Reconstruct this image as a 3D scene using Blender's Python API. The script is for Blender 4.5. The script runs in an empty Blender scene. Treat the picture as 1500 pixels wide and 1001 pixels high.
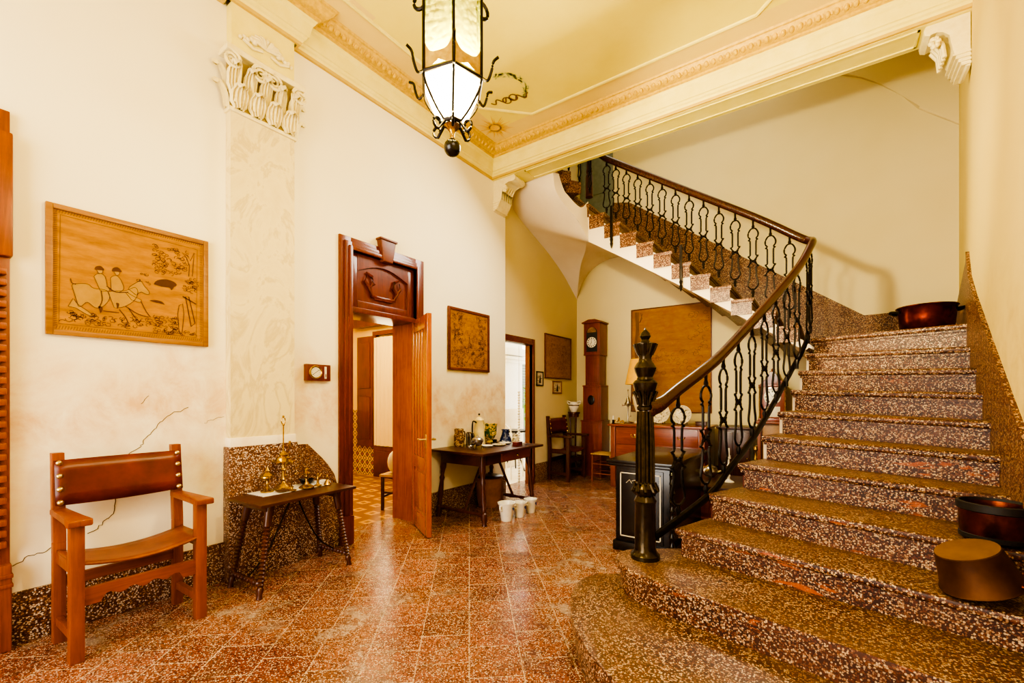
import bpy, bmesh, math, random
from mathutils import Vector, Matrix, Euler
random.seed(7)
C = bpy.context.scene.collection
PI = math.pi
def V(*a): return Vector(a)
def lin(c):
    def f(x): return x/12.92 if x <= .04045 else ((x+.055)/1.055)**2.4
    if isinstance(c, str): c = [int(c[i:i+2], 16)/255 for i in (0, 2, 4)]
    return tuple(f(x) for x in c)+(1,)

# ------------------------------------------------------------ materials
class NT:
    def __init__(s, name, rough=.5, metal=0, spec=.5):
        s.m = bpy.data.materials.new(name); s.m.use_nodes = True
        s.t = s.m.node_tree; s.N = s.t.nodes; s.L = s.t.links
        s.b = s.N['Principled BSDF']; s.b.inputs['Roughness'].default_value = rough
        s.b.inputs['Metallic'].default_value = metal; s.b.inputs['Specular IOR Level'].default_value = spec
        s.tc = s.N.new('ShaderNodeTexCoord')
    def n(s, ty, **kw):
        d = s.N.new('ShaderNode'+ty)
        for k, v in kw.items():
            if k in d.inputs: d.inputs[k].default_value = v
            else: setattr(d, k, v)
        return d
    def l(s, a, b): s.L.new(a, b)
    def coord(s, scale=(1,1,1), rot=(0,0,0), kind='Object'):
        mp = s.n('Mapping'); mp.inputs['Scale'].default_value = scale; mp.inputs['Rotation'].default_value = rot
        s.l(s.tc.outputs[kind], mp.inputs['Vector']); return mp.outputs[0]
    def noise(s, vec, scale=5, detail=4, rough=.6, dist=0):
        d = s.n('TexNoise', Scale=scale, Detail=detail, Roughness=rough, Distortion=dist); s.l(vec, d.inputs['Vector']); return d.outputs['Fac']
    def ramp(s, fac, stops, interp='LINEAR'):
        d = s.n('ValToRGB'); r = d.color_ramp; r.interpolation = interp
        while len(r.elements) < len(stops): r.elements.new(.5)
        for e, (p, c) in zip(r.elements, stops): e.position = p; e.color = lin(c) if isinstance(c, str) else (c, c, c, 1)
        s.l(fac, d.inputs[0]); return d.outputs[0]
    def mix(s, fac, a, b, mode='MIX'):
        d = s.n('Mix', data_type='RGBA', blend_type=mode)
        for v, i in ((fac, 0), (a, 6), (b, 7)):
            if isinstance(v, (int, float)): d.inputs[i].default_value = v
            elif isinstance(v, str): d.inputs[i].default_value = lin(v)
            else: s.l(v, d.inputs[i])
        return d.outputs[2]
    def math(s, op, a, b=0.0):
        d = s.n('Math', operation=op)
        for v, i in ((a, 0), (b, 1)):
            if isinstance(v, (int, float)): d.inputs[i].default_value = v
            else: s.l(v, d.inputs[i])
        return d.outputs[0]
    def maprange(s, v, a, b, c=0, d=1):
        m = s.n('MapRange'); s.l(v, m.inputs[0])
        for i, x in zip((1, 2, 3, 4), (a, b, c, d)): m.inputs[i].default_value = x
        return m.outputs[0]
    def col(s, c): s.l(c, s.b.inputs['Base Color']); return s
    def bump(s, h, strength=.2, dist=.01):
        d = s.n('Bump', Strength=strength, Distance=dist); s.l(h, d.inputs['Height']); s.l(d.outputs[0], s.b.inputs['Normal']); return s

def plain(name, c1, c2=None, rough=.5, metal=0, scale=12, stretch=(1,1,1), bump=.1, spec=.5):
    t = NT(name, rough, metal, spec); f = t.noise(t.coord(stretch), scale)
    t.col(t.ramp(f, [(.3, c1), (.7, c2 or c1)])); 
    if bump: t.bump(f, bump)
    return t.m
def wood(name, dark, light, rough=.35, along='z', scale=1.0, coat=0):
    t = NT(name, rough)
    st = {'x': (2, 28, 28), 'y': (28, 2, 28), 'z': (28, 28, 2)}[along]
    v = t.coord(tuple(a*scale for a in st))
    a = t.noise(v, 1.0, 6, .65, 1.2); b = t.noise(t.coord((1.7, 1.7, 1.7)), 2)
    c = t.ramp(a, [(.3, dark), (.7, light)])
    t.col(t.mix(.35, c, t.ramp(b, [(.3, dark), (.7, light)]))); t.bump(a, .08)
    t.b.inputs['Coat Weight'].default_value = coat
    return t.m
def plaster(name, base, stain, pale, z0=.3, z1=1.6, amt=.8, left=True):
    t = NT(name, .75, 0, .25)
    P = t.coord((1, 1, 1)); g = t.n('NewGeometry'); sp = t.n('SeparateXYZ'); t.l(g.outputs['Position'], sp.inputs[0])
    z = sp.outputs[2]
    n1 = t.noise(P, 1.3, 6, .62, .6); n2 = t.noise(P, 4.5, 6, .7, .4); n3 = t.noise(P, .5, 3)
    zz = t.math('ADD', z, t.math('MULTIPLY', t.math('SUBTRACT', n1, .5), 1.6))
    up = t.maprange(zz, z0, z0+.5); dn = t.maprange(zz, z1, z1-.45)
    band = t.math('MULTIPLY', t.math('MULTIPLY', up, dn), t.math('MULTIPLY', t.maprange(n2, .3, .65), amt))
    c = t.mix(t.maprange(n3, .35, .7), base, pale); c = t.mix(t.math('MULTIPLY', band, .7), c, stain)
    low = t.math('MULTIPLY', t.maprange(zz, .95, .3), .6); c = t.mix(low, c, 'efe4d0')
    t.col(c); t.bump(t.math('ADD', n1, t.math('MULTIPLY', n2, .4)), .12, .02)
    return t.m
def terrazzo(name, scale=70, dark='3a1712', mid='8a4b36', lite='d9bfa2', worn_reflection=None, paint=False, rough=.28):
    t = NT(name, rough, 0, .35); P = t.coord()
    vo = t.n('TexVoronoi', Scale=scale, feature='F1'); t.l(P, vo.inputs['Vector'])
    sp = t.n('SeparateColor'); t.l(vo.outputs['Color'], sp.inputs[0])
    c = t.ramp(sp.outputs[0], [(0, dark), (.2, '5e2e1e'), (.38, mid), (.54, 'a8805c'), (.70, lite), (.88, '341610')], 'CONSTANT')
    edge = t.maprange(vo.outputs['Distance'], .75, .5); c = t.mix(edge, dark, c)
    n = t.noise(P, 2.2, 5); c = t.mix(t.maprange(n, .4, .75, 0, .35), c, mid)
    g = t.n('NewGeometry'); s2 = t.n('SeparateXYZ'); t.l(g.outputs['Normal'], s2.inputs[0])
    if worn_reflection:
        up = t.maprange(s2.outputs[2], .75, .95); w = t.math('MULTIPLY', up, t.maprange(n, .3, .7, .12, .5)); c = t.mix(w, c, worn_reflection)  # tread tops: wear tint plus the warm wall's reflection put into the colour
    if paint:
        s3 = t.n('SeparateXYZ'); t.l(P, s3.inputs[0])
        nn = t.noise(t.coord((1.2, 1.2, 4)), 2.0, 6, .65, .6)
        f = t.math('MULTIPLY', t.maprange(nn, .62, .66), t.maprange(s2.outputs[2], .5, .2)); c = t.mix(t.math('MULTIPLY', f, .85), c, 'a8521c')
    t.col(c); t.bump(n, .05)
    return t.m
def floor_mat():
    t = NT('hall_floor_terrazzo_tiles', .22); a = math.radians(40.8+90)
    P = t.coord((1, 1, 1), (0, 0, -a))
    br = t.n('TexBrick', Scale=1.0, offset=.5, squash=1.0); t.l(P, br.inputs['Vector'])
    br.inputs['Brick Width'].default_value = .265; br.inputs['Row Height'].default_value = .265; br.inputs['Mortar Size'].default_value = .004; br.inputs['Mortar Smooth'].default_value = .3; br.inputs['Bias'].default_value = 0
    br.inputs['Color1'].default_value = lin('6e3a28'); br.inputs['Color2'].default_value = lin('925440'); br.inputs['Mortar'].default_value = lin('c4a888')
    W = t.coord()
    vo = t.n('TexVoronoi', Scale=150); t.l(W, vo.inputs['Vector']); sp = t.n('SeparateColor'); t.l(vo.outputs['Color'], sp.inputs[0])
    chips = t.math('MULTIPLY', t.math('GREATER_THAN', sp.outputs[0], .68), t.maprange(vo.outputs['Distance'], .6, .35))
    dark = t.math('MULTIPLY', t.math('LESS_THAN', sp.outputs[1], .32), .7)
    n = t.noise(W, 1.1, 6, .65, .5); n2 = t.noise(W, 5, 6, .7)
    c = t.mix(t.maprange(n, .4, .7, 0, .55), br.outputs['Color'], 'a87850')
    c = t.mix(t.maprange(n2, .48, .66, 0, .75), c, '4e281a')
    c = t.mix(dark, c, '3a150e'); c = t.mix(t.math('MULTIPLY', chips, .8), c, 'dcc6a8')
    dust = t.math('MULTIPLY', t.maprange(n, .5, .62), t.maprange(n2, .5, .62)); c = t.mix(t.math('MULTIPLY', dust, .45), c, 'c9b79d')
    t.col(c); t.l(t.maprange(n2, .3, .7, .14, .34), t.b.inputs['Roughness']); t.bump(t.math('SUBTRACT', n2, br.outputs['Fac']), .06, .01)
    return t.m
def pattern_tile(name, base, ink, alt, cell=.2):
    t = NT(name, .3); P = t.coord((1/cell,)*3)
    fr = t.n('VectorMath', operation='FRACTION'); t.l(P, fr.inputs[0]); sb = t.n('VectorMath', operation='SUBTRACT'); t.l(fr.outputs[0], sb.inputs[0]); sb.inputs[1].default_value = (.5, .5, .5)
    ab = t.n('VectorMath', operation='ABSOLUTE'); t.l(sb.outputs[0], ab.inputs[0]); sp = t.n('SeparateXYZ'); t.l(ab.outputs[0], sp.inputs[0])
    s = t.math('ADD', t.math('MAXIMUM', sp.outputs[0], sp.outputs[1]), sp.outputs[2])
    r = t.math('FRACT', t.math('MULTIPLY', s, 2.6))
    c = t.mix(t.math('GREATER_THAN', r, .6), base, ink); c = t.mix(t.math('LESS_THAN', s, .22), c, alt)
    t.col(c); return t.m
def glassy(name, col, emit=0, alpha=.55):
    t = NT(name, .3); o = [n for n in t.N if n.type == 'OUTPUT_MATERIAL'][0]
    v = t.n('TexVoronoi', Scale=38); t.l(t.coord(), v.inputs['Vector'])
    bp = t.n('Bump', Strength=.6, Distance=.02); t.l(v.outputs['Distance'], bp.inputs['Height'])
    tr = t.n('BsdfTransparent'); tr.inputs[0].default_value = (1, .97, .86, 1)
    tl = t.n('BsdfTranslucent'); tl.inputs[0].default_value = lin(col); t.l(bp.outputs[0], tl.inputs['Normal'])
    m = t.n('MixShader'); m.inputs[0].default_value = alpha; t.l(tr.outputs[0], m.inputs[1]); t.l(tl.outputs[0], m.inputs[2])
    out = m.outputs[0]
    if emit:
        e = t.n('Emission'); sz = t.n('SeparateXYZ'); t.l(t.tc.outputs['Object'], sz.inputs[0]); g = t.maprange(sz.outputs[2], .05, .30); t.l(t.mix(g, col, t.ramp(v.outputs['Distance'], [(.15, 'a0a048'), (.55, '44481a')])), e.inputs[0]); e.inputs[1].default_value = emit
        ad = t.n('AddShader'); t.l(out, ad.inputs[0]); t.l(e.outputs[0], ad.inputs[1]); out = ad.outputs[0]
    t.l(out, o.inputs[0]); return t.m
def emis(name, col, st):
    t = NT(name); t.b.inputs['Emission Color'].default_value = lin(col); t.b.inputs['Emission Strength'].default_value = st; t.b.inputs['Base Color'].default_value = lin(col); return t.m
def fabric(name, c1, c2, scale=1, fig=None):
    t = NT(name, .9, 0, .1)
    a = t.noise(t.coord((3, 3, 14)), 1.6*scale, 6, .7); w = t.n('TexWave', Scale=160); t.l(t.coord(), w.inputs['Vector'])
    c = t.ramp(a, [(.3, c1), (.7, c2)])
    if fig:
        b = t.noise(t.coord(), 14*scale, 8, .75, 1.5); c = t.mix(t.maprange(b, .5, .62, 0, .75), c, fig)
    c = t.mix(.12, c, t.ramp(w.outputs['Fac'], [(0, c1), (1, c2)])); t.col(c); t.bump(w.outputs['Fac'], .15, .003); return t.m

M = {}
M['wall_l'] = plaster('plaster_cream_left', 'efe4c0', 'd29c50', 'f5eed4', .75, 1.75, 1.0)
M['wall_r'] = plaster('plaster_cream_right', 'e2c870', 'b8903e', 'e8d284', .6, 2.2, .5)
M['wall_b'] = plaster('plaster_ochre_stairwell', 'd8c894', 'ae945c', 'e2d4a8', .4, 1.0, .4)
M['soffit'] = plain('plaster_vault', 'e6d6b8', 'eee0c6', .8, 0, 2, bump=.05)
M['cream'] = plain('cream_moulding', 'e4d468', 'ecde80', .55, 0, 6, bump=.03)
M['gold'] = plain('ochre_gilt_moulding', 'c09a14', 'deb834', .5, 0, 30, bump=.3)
M['orange'] = plain('orange_line', 'c4a234', 'ccac44', .6)
M['ceil'] = plain('ceiling_paint', 'e8d454', 'f0e06a', .7, 0, 1.5, bump=.02)
M['ceil2'] = plain('ceiling_border_paint', 'e2c668', 'ead07a', .7, 0, 1.5, bump=.02)
M['marble'] = (lambda t: (t.col(t.ramp(t.noise(t.coord((1, 1, .6)), 2.2, 8, .6, 2.5), [(.25, 'd8c488'), (.5, 'e2d298'), (.56, 'd0bc80'), (.62, 'e0d094')])), t.m)[1])(NT('painted_marble', .45))
M['bell'] = plain('recess_shade_stucco', '9a8248', 'ae9658', .8)  # darker ochre paints the shade between the capital leaves
M['stucco'] = plain('pale_stucco', 'e2d294', 'ece0ac', .6, 0, 20, bump=.15)
M['terr'] = terrazzo('terrazzo_dado', 135, '50322a', '86604e', 'd2c2ae')
M['stair'] = terrazzo('terrazzo_stair', 140, '341a10', '744a30', 'ccae86', worn_reflection='64481e', paint=True, rough=.42)
M['stair2'] = terrazzo('terrazzo_upper', 130, '40241a', '80563a', 'bc9a70', rough=.4)
M['floor'] = floor_mat()
M['oldpaint'] = plain('red_brown_stringer_paint', '5e2412', '7a3018', .6, 0, 4)
M['oak'] = wood('orange_oak', '642808', '9c4e16', .38, 'z')
M['oaky'] = wood('orange_oak_y', '642808', '9c4e16', .38, 'y')
M['door'] = wood('varnished_pine_door', '7a2e0c', 'b5601e', .22, 'z', 1, .3)
M['doord'] = wood('dark_varnished_frame', '4a180a', '7c3214', .28, 'z', 1, .3)
M['doordh'] = wood('dark_varnished_frame_horizontal', '4a180a', '7c3214', .28, 'y', 1, .3)
M['walnut'] = wood('dark_walnut', '2a120a', '55280f', .35, 'y')
M['walz'] = wood('dark_walnut_turned', '2c120a', '5c2c14', .3, 'z')
M['clockw'] = wood('mahogany_clock', '5a1e0a', '8e3a14', .28, 'z', 1, .2)
M['dresser'] = wood('chestnut_dresser', '6a2a0c', '9c4a1a', .3, 'x', 1, .2)
M['honey'] = wood('honey_frame', '7a4a10', 'a47020', .4, 'y')
M['honeyd'] = wood('dark_picture_frame', '4c2008', '7a3a14', .4, 'y')
M['rush'] = plain('rush_seat', 'a07a3c', 'c9a562', .8, 0, 60, (1, 8, 1), .4)
M['ebony'] = plain('ebonised_black', '100c0a', '1e1815', .22, 0, 20, bump=.02)
M['inlay'] = plain('ivory_inlay', 'cfc6ac', 'dcd4bc', .4)
M['iron'] = plain('dark_cast_iron', '17120d', '2a2118', .38, .75, 30, bump=.1)
M['newel'] = plain('bronzed_iron', '2e2618', '4a3e28', .2, .75, 25, bump=.06)
M['rail'] = wood('mahogany_handrail', '280e06', '4c200a', .25, 'y', 1, .3)
M['brass'] = plain('old_brass', '94701e', 'c8a64a', .24, .95, 30, bump=.03)
M['nail'] = plain('brass_nail', 'b89a5a', 'd8c48a', .3, .9, 30)
M['leather'] = plain('red_brown_leather', '4a140a', '74260e', .35, 0, 5, bump=.12)
M['leather2'] = plain('tan_leather_seat', '662a0c', '964e1c', .4, 0, 6, bump=.12)
M['lace'] = plain('white_lace', 'e6e2dc', 'd0ccc8', .9, 0, 120, bump=.5)
M['silver'] = plain('tarnished_silver', '9a958a', 'd0ccc2', .22, .95, 25)
M['copper'] = plain('red_copper', '421206', '86300e', .24, .9, 10, bump=.1)
M['copperd'] = plain('dark_copper', '3a1608', '8a3c12', .28, .9, 9, bump=.15)
M['ochrecu'] = plain('tarnished_ochre_copper', '6a4614', '80581e', .6, .6, 9, bump=.1)
M['tarn'] = plain('brown_tarnished_copper', '3a1c08', '5a3410', .55, .6, 7, bump=.15)
M['soot'] = plain('soot_black', '0c0806', '1a100a', .6)
M['white'] = plain('white_glaze', 'e8e2d2', 'f2ede0', .2, 0, 20, bump=.02)
M['creamg'] = plain('cream_enamel', 'e0cc86', 'ecdca0', .25, 0, 20, bump=.02)
M['clay'] = plain('terracotta', '7a4a26', '9c6434', .6, 0, 8)
M['amber'] = plain('amber_glazed_copper', '9a4a0c', 'd0822a', .2, .5, 6)
M['maj'] = (lambda t: (t.col(t.ramp(t.noise(t.coord(), 22, 4, .6, 1), [(.38, '2f5a1e'), (.46, 'c9a52c'), (.55, 'd8c070'), (.62, '6a7c24')], 'CONSTANT')), t.m)[1])(NT('green_yellow_majolica', .2))
M['blue'] = (lambda t: (t.col(t.ramp(t.noise(t.coord(), 35, 4, .6, 1), [(.45, '14204a'), (.58, '22356e'), (.66, 'c8d0dc')])), t.m)[1])(NT('cobalt_blue_glaze', .15))
M['jug'] = (lambda t: (t.col(t.ramp(t.noise(t.coord(), 26, 4, .6, 1.5), [(.4, '5a3418'), (.5, 'b09060'), (.6, 'd6c59a')], 'CONSTANT')), t.m)[1])(NT('brown_patterned_stoneware', .35))
M['flower'] = (lambda t: (t.col(t.ramp(t.noise(t.coord(), 45, 4, .6, 1), [(.4, '6a5a34'), (.5, 'e6dcbc'), (.62, 'c8b070')])), t.m)[1])(NT('floral_china', .3))
M['tap'] = fabric('golden_tapestry', '90600e', 'ba8426')
M['tap2'] = fabric('brown_tapestry', '8a5818', 'b07a2a', 1, '5e3a10')
M['tap3'] = fabric('ochre_tapestry', '9a6a24', 'b48438', 1, '7a5018')
M['tap4'] = fabric('honey_tapestry', '8e5a0a', 'b07c18', .7, '9a5c12')
M['thread'] = plain('dark_brown_thread', '4a2a0a', '5a3410', .9)
M['threadl'] = plain('tan_thread', '9c7620', 'ac8430', .9)
M['threadm'] = plain('mid_brown_thread', '6e4814', '7a521a', .9)
M['shade'] = plain('parchment_lampshade', 'e2aa1c', 'ecb62c', .8, 0, 10); 
M['alab'] = plain('cream_alabaster', 'd8c490', 'e8d8ac', .3, 0, 8)
M['paper'] = plain('pale_print', 'cbbb98', 'd8cbaa', .8); M['ink'] = plain('print_ink', '2a2018', '4a3824', .8)
M['dial'] = plain('white_enamel_dial', 'e6dfca', 'eee8d6', .3); M['black'] = plain('black_paint', '0c0a08', '141210', .5)
M['curtain'] = plain('cream_curtain', 'e6cf90', 'f0dca4', .9, 0, 6, (1, 30, .5), .2)
M['room'] = plain('yellow_room_plaster', 'e2c068', 'ecd080', .8, 0, 2)
M['tile'] = pattern_tile('majolica_wall_tiles', 'e2b63c', '3a3a28', '9c4418', .14)
M['ftile'] = pattern_tile('encaustic_floor_tiles', '8a5a20', 'c9983c', '5a2c10', .26)
M['white_out'] = plain('whitewashed_stone', 'efeadc', 'f6f2e8', .8, 0, 3)
M['sand'] = plain('courtyard_stone', 'd8c8a4', 'e4d6b6', .8, 0, 4)
M['grey'] = plain('grey_green_shutter', '6e7464', '7e8474', .7)
M['leaf'] = plain('courtyard_leaves', '5a8a14', '8ab02a', .5, 0, 20)
M['glass'] = glassy('hammered_lantern_glass', 'a8a850', .55, .5)
M['opal'] = glassy('lantern_base_glare', 'fff2c0', 4.0, .4)
M['bulb'] = emis('lit_bulb', 'fff0c0', 60)
M['crack'] = plain('plaster_crack', '6a5638', '4a3a24', .9)
M['wreath'] = plain('painted_green_leaf', 'aeb46c', 'c8cc8c', .8); M['ribbon'] = plain('painted_brown_ribbon', '6a4a2a', '7a5834', .8); M['sun'] = plain('painted_gold_sun', 'dca81c', 'ecc038', .6)
M['cloth'] = plain('white_linen', 'e0d8c4', 'ece6d6', .9)

# ------------------------------------------------------------ mesh builder
class B:
    def __init__(s): s.m = bmesh.new(); s.X = Matrix.Identity(4)
    def at(s, x=0, y=0, z=0, rx=0, ry=0, rz=0): s.X = Matrix.Translation((x, y, z)) @ Euler((rx, ry, rz)).to_matrix().to_4x4(); return s
    def v(s, p): return s.m.verts.new(s.X @ Vector(p))
    def f(s, vs):
        try: return s.m.faces.new(vs)
        except ValueError: return None
    def box(s, x0, x1, y0, y1, z0, z1, bev=0):
        vs = [s.v((x, y, z)) for x in (x0, x1) for y in (y0, y1) for z in (z0, z1)]
        fs = [s.f([vs[i] for i in q]) for q in ((0, 1, 3, 2), (4, 6, 7, 5), (0, 4, 5, 1), (2, 3, 7, 6), (0, 2, 6, 4), (1, 5, 7, 3))]
        if bev:
            es = list({e for f in fs for e in f.edges}); bmesh.ops.bevel(s.m, geom=es, offset=bev, segments=2, affect='EDGES', profile=.6)
        return s
    def prism(s, pts, h0, h1, axis='z', bev=0, tilt=None, both=False):
        def P(a, b, h): return {'z': (a, b, h), 'x': (h, a, b), 'y': (a, h, b)}[axis]
        tl = tilt or [0]*len(pts)
        lo = [s.v(P(a, b, h0+(t if both else 0))) for (a, b), t in zip(pts, tl)]; hi = [s.v(P(a, b, h1+t)) for (a, b), t in zip(pts, tl)]
        n = len(pts); fs = [s.f(lo[::-1]), s.f(hi)]+[s.f([lo[i], lo[(i+1) % n], hi[(i+1) % n], hi[i]]) for i in range(n)]
        if bev:
            es = [e for e in fs[1].edges]+[e for e in fs[0].edges]; bmesh.ops.bevel(s.m, geom=es, offset=bev, segments=3, affect='EDGES', profile=.5)
        return s
    def lathe(s, prof, seg=20, sx=1, sy=1):
        rings = []
        for r, z in prof:
            rings.append([s.v((0, 0, z))] if r < 1e-6 else [s.v((r*sx*math.cos(2*PI*i/seg), r*sy*math.sin(2*PI*i/seg), z)) for i in range(seg)])
        for a, b in zip(rings, rings[1:]):
            for i in range(seg):
                j = (i+1) % seg
                if len(a) == 1 and len(b) == 1: continue
                if len(a) == 1: s.f([a[0], b[i], b[j]])
                elif len(b) == 1: s.f([a[i], a[j], b[0]])
                else: s.f([a[i], a[j], b[j], b[i]])
        return s
    def tube(s, pts, r=.01, seg=8, closed=False, flat=1.0, up=(0, 0, 1)):
        pts = [Vector(p) for p in pts]; n = len(pts); rr = r if isinstance(r, (list, tuple)) else [r]*n
        rings = []
        for i, p in enumerate(pts):
            a = pts[(i-1) % n] if closed or i > 0 else p; b = pts[(i+1) % n] if closed or i < n-1 else p
            d = (b-a).normalized(); u = Vector(up)
            if abs(d.dot(u)) > .98: u = Vector((1, 0, 0)) if abs(d.x) < .9 else Vector((0, 1, 0))
            e1 = d.cross(u).normalized(); e2 = e1.cross(d)
            rings.append([s.v(p+e1*rr[i]*math.cos(2*PI*k/seg)+e2*rr[i]*flat*math.sin(2*PI*k/seg)) for k in range(seg)])
        for i in range(n if closed else n-1):
            a, b = rings[i], rings[(i+1) % n]
            for k in range(seg): s.f([a[k], a[(k+1) % seg], b[(k+1) % seg], b[k]])
        if not closed: s.f(rings[0][::-1]); s.f(rings[-1])
        return s
    def ball(s, c, r, seg=10, sz=1.0):
        X = s.X; s.X = X @ Matrix.Translation(c)
        s.lathe([(r*math.sin(PI*i/seg*1.0), -r*sz*math.cos(PI*i/seg)) for i in range(seg+1)], max(8, seg+2)); s.X = X; return s
    def turn(s, a, b, prof, seg=12):
        """turned spindle from point a to point b; prof = (r, t) with t 0..1"""
        a = Vector(a); b = Vector(b); d = b-a; q = d.to_track_quat('Z', 'Y').to_matrix().to_4x4(); X = s.X
        s.X = X @ Matrix.Translation(a) @ q; L = d.length
        s.lathe([(0, prof[0][1]*L)]+[(r, t*L) for r, t in prof]+[(0, prof[-1][1]*L)], seg); s.X = X; return s
    def grid(s, rows):
        vs = [[s.v(p) for p in r] for r in rows]
        for a, b in zip(vs, vs[1:]):
            for i in range(len(a)-1): s.f([a[i], a[i+1], b[i+1], b[i]])
        return s
    def stroke(s, pts, w, plane, h, closed=False):
        """flat ribbon in a wall plane; plane 'x' pts=(y,z) ; 'y' pts=(x,z); 'z' pts=(x,y)"""
        def P(a, b): return {'x': (h, a, b), 'y': (a, h, b), 'z': (a, b, h)}[plane]
        pts = [Vector(p) for p in pts]; n = len(pts); l = []; r = []
        for i, p in enumerate(pts):
            d = (pts[(i+1) % n] if (i < n-1 or closed) else p)-(pts[i-1] if (i > 0 or closed) else p)
            if d.length < 1e-9: d = Vector((1, 0))
            d.normalize(); nn = Vector((-d.y, d.x))*w/2; l.append(s.v(P(*(p+nn)))); r.append(s.v(P(*(p-nn))))
        for i in range(n if closed else n-1): j = (i+1) % n; s.f([l[i], l[j], r[j], r[i]])
        return s
    def poly(s, pts, plane, h):
        def P(a, b): return {'x': (h, a, b), 'y': (a, h, b), 'z': (a, b, h)}[plane]
        s.f([s.v(P(a, b)) for a, b in pts]); return s
    def out(s, name, mat, parent=None, ang=.7):
        bmesh.ops.recalc_face_normals(s.m, faces=s.m.faces[:])
        me = bpy.data.meshes.new(name); s.m.to_mesh(me); s.m.free()
        me.polygons.foreach_set('use_smooth', [True]*len(me.polygons)); me.set_sharp_from_angle(angle=ang)
        me.materials.append(mat if not isinstance(mat, str) else M[mat])
        o = bpy.data.objects.new(name, me); C.objects.link(o)
        if parent: o.parent = parent
        return o
def thing(name, label, cat, loc=(0, 0, 0), rz=0, group=None, rx=0, ry=0):
    o = bpy.data.objects.new(name, None); C.objects.link(o); o.location = loc; o.rotation_euler = (rx, ry, rz)
    o['label'] = label; o['category'] = cat
    if group: o['group'] = group
    return o
def tag(o, label, cat, group=None):
    o['label'] = label; o['category'] = cat
    if group: o['group'] = group
    return o
def struct(o, label=None, cat=None):
    o['kind'] = 'structure'
    if label: o['label'] = label
    if cat: o['category'] = cat
    return o
def dup(root, loc, rz=None, label=None):
    r = root.copy(); C.objects.link(r); r.location = loc
    if rz is not None: r.rotation_euler = (0, 0, rz)
    if label: r['label'] = label
    for ch in [c for c in C.objects if c.parent == root]:
        c = ch.copy(); C.objects.link(c); c.parent = r
        for g in [x for x in C.objects if x.parent == ch]:
            d = g.copy(); C.objects.link(d); d.parent = c
    return r
def spline(pts, n=8):
    pts = [Vector(p) for p in pts]; P = [2*pts[0]-pts[1]]+pts+[2*pts[-1]-pts[-2]]; out = []
    for i in range(1, len(P)-2):
        for k in range(n):
            t = k/n; a, b, c, d = P[i-1:i+3]
            out.append(.5*((2*b)+(c-a)*t+(2*a-5*b+4*c-d)*t*t+(3*b-a-3*c+d)*t**3))
    return out+[pts[-1]]
def offset(pts, d):
    """inset a CCW polygon by d"""
    n = len(pts); o = []
    for i in range(n):
        a, b, c = Vector(pts[i-1]), Vector(pts[i]), Vector(pts[(i+1) % n])
        u = (b-a).normalized(); w = (c-b).normalized(); nu = Vector((-u.y, u.x)); nw = Vector((-w.y, w.x)); m = nu+nw
        k = max(.35, 1+nu.dot(nw)); o.append(tuple(b+m*d/k))
    return o

# ================================================================ SETTING
XL, XR_, YB, YF = -3.6, -3.7, 7.3, -2.6
RW = [(.72, YF), (.72, 2.6), (.899, 4.63), (1.31, YB)]           # right wall in plan
fl = B().box(-3.965, 1.8, YF-.2, YB+.3, -.1, 0).out('floor', 'floor'); struct(fl)
struct(B().box(-3.95, 1.6, YF-.2, 4.75, 4.55, 4.75).out('ceiling', 'ceil'))
ce = bpy.data.objects['ceiling']
struct(B().box(-3.95, 1.8, 4.93, YB+.3, 6.6, 6.7).out('ceiling_stairwell', 'soffit'))
# left wall with its door opening
b = B()
for y0, y1, z0, z1 in ((YF-.2, -.75, 0, 4.6), (-.75, .2, 2.75, 4.6), (.2, 2.42, 0, 4.6), (2.42, 3.31, 2.75, 4.6), (3.31, 4.93, 0, 4.6)): b.box(-3.95, XL, y0, y1, z0, z1)
b.box(-3.95, XL, 4.63, 4.93, 4.5, 6.7)
wl = struct(b.out('wall_left', 'wall_l'))
b = B()
for y0, y1, z0, z1 in ((5.76, YB+.3, 0, 6.7), (4.93, 5.76, 2.19, 6.7)): b.box(-3.79, XR_, y0, y1, z0, z1)
struct(b.out('wall_left_stairwell', 'wall_b'))
struct(B().box(-3.95, 1.8, YB, YB+.3, 0, 6.7).out('wall_back', 'wall_b'))
struct(B().box(-3.95, 1.6, YF-.25, YF, 0, 4.7).out('wall_front', 'wall_l'))
b = B(); b.prism(RW+[(1.8, YB), (1.8, YF)], 0, 6.7); struct(b.out('wall_right', 'wall_r'))
b = B(); b.prism([(.178, 5.637), (.4, 5.5), (.597, 5.329), (.8, 5.12), (.952, 4.89), (1.33, 4.547), (1.33, 6.6), (-.6, 6.6), (-.1, 5.9)], YB-.035, YB+.01, 'y', bev=.015); struct(b.out('wall_back_vault', 'wall_b'))
# cracks in the left wall
b = B(); rnd = random.Random(3)
for l, w in (([(1.204, 1.279), (1.071, 1.222), (1.016, 1.152), (.962, 1.079), (.934, 1.033), (.869, .978)], .007), ([(.81, .709), (.80, .63), (.753, .573), (.685, .532)], .008), ([(.548, .485), (.467, .473), (.386, .43)], .007), ([(1.42, 1.204), (1.363, 1.197), (1.295, 1.165)], .004), ([(.937, 1.306), (.98, 1.359)], .005)):
    p = []
    for a, c in zip(l, l[1:]):
        for k in range(5): t = k/5; p.append((a[0]+(c[0]-a[0])*t+rnd.uniform(-.008, .008), a[1]+(c[1]-a[1])*t+rnd.uniform(-.008, .008)))
    p.append(l[-1]); b.stroke(p, w*.6, 'x', XL+.0015)
o = b.out('plaster_crack', 'crack', wl); o['label'] = 'dark hairline cracks running through the plaster'

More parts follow.
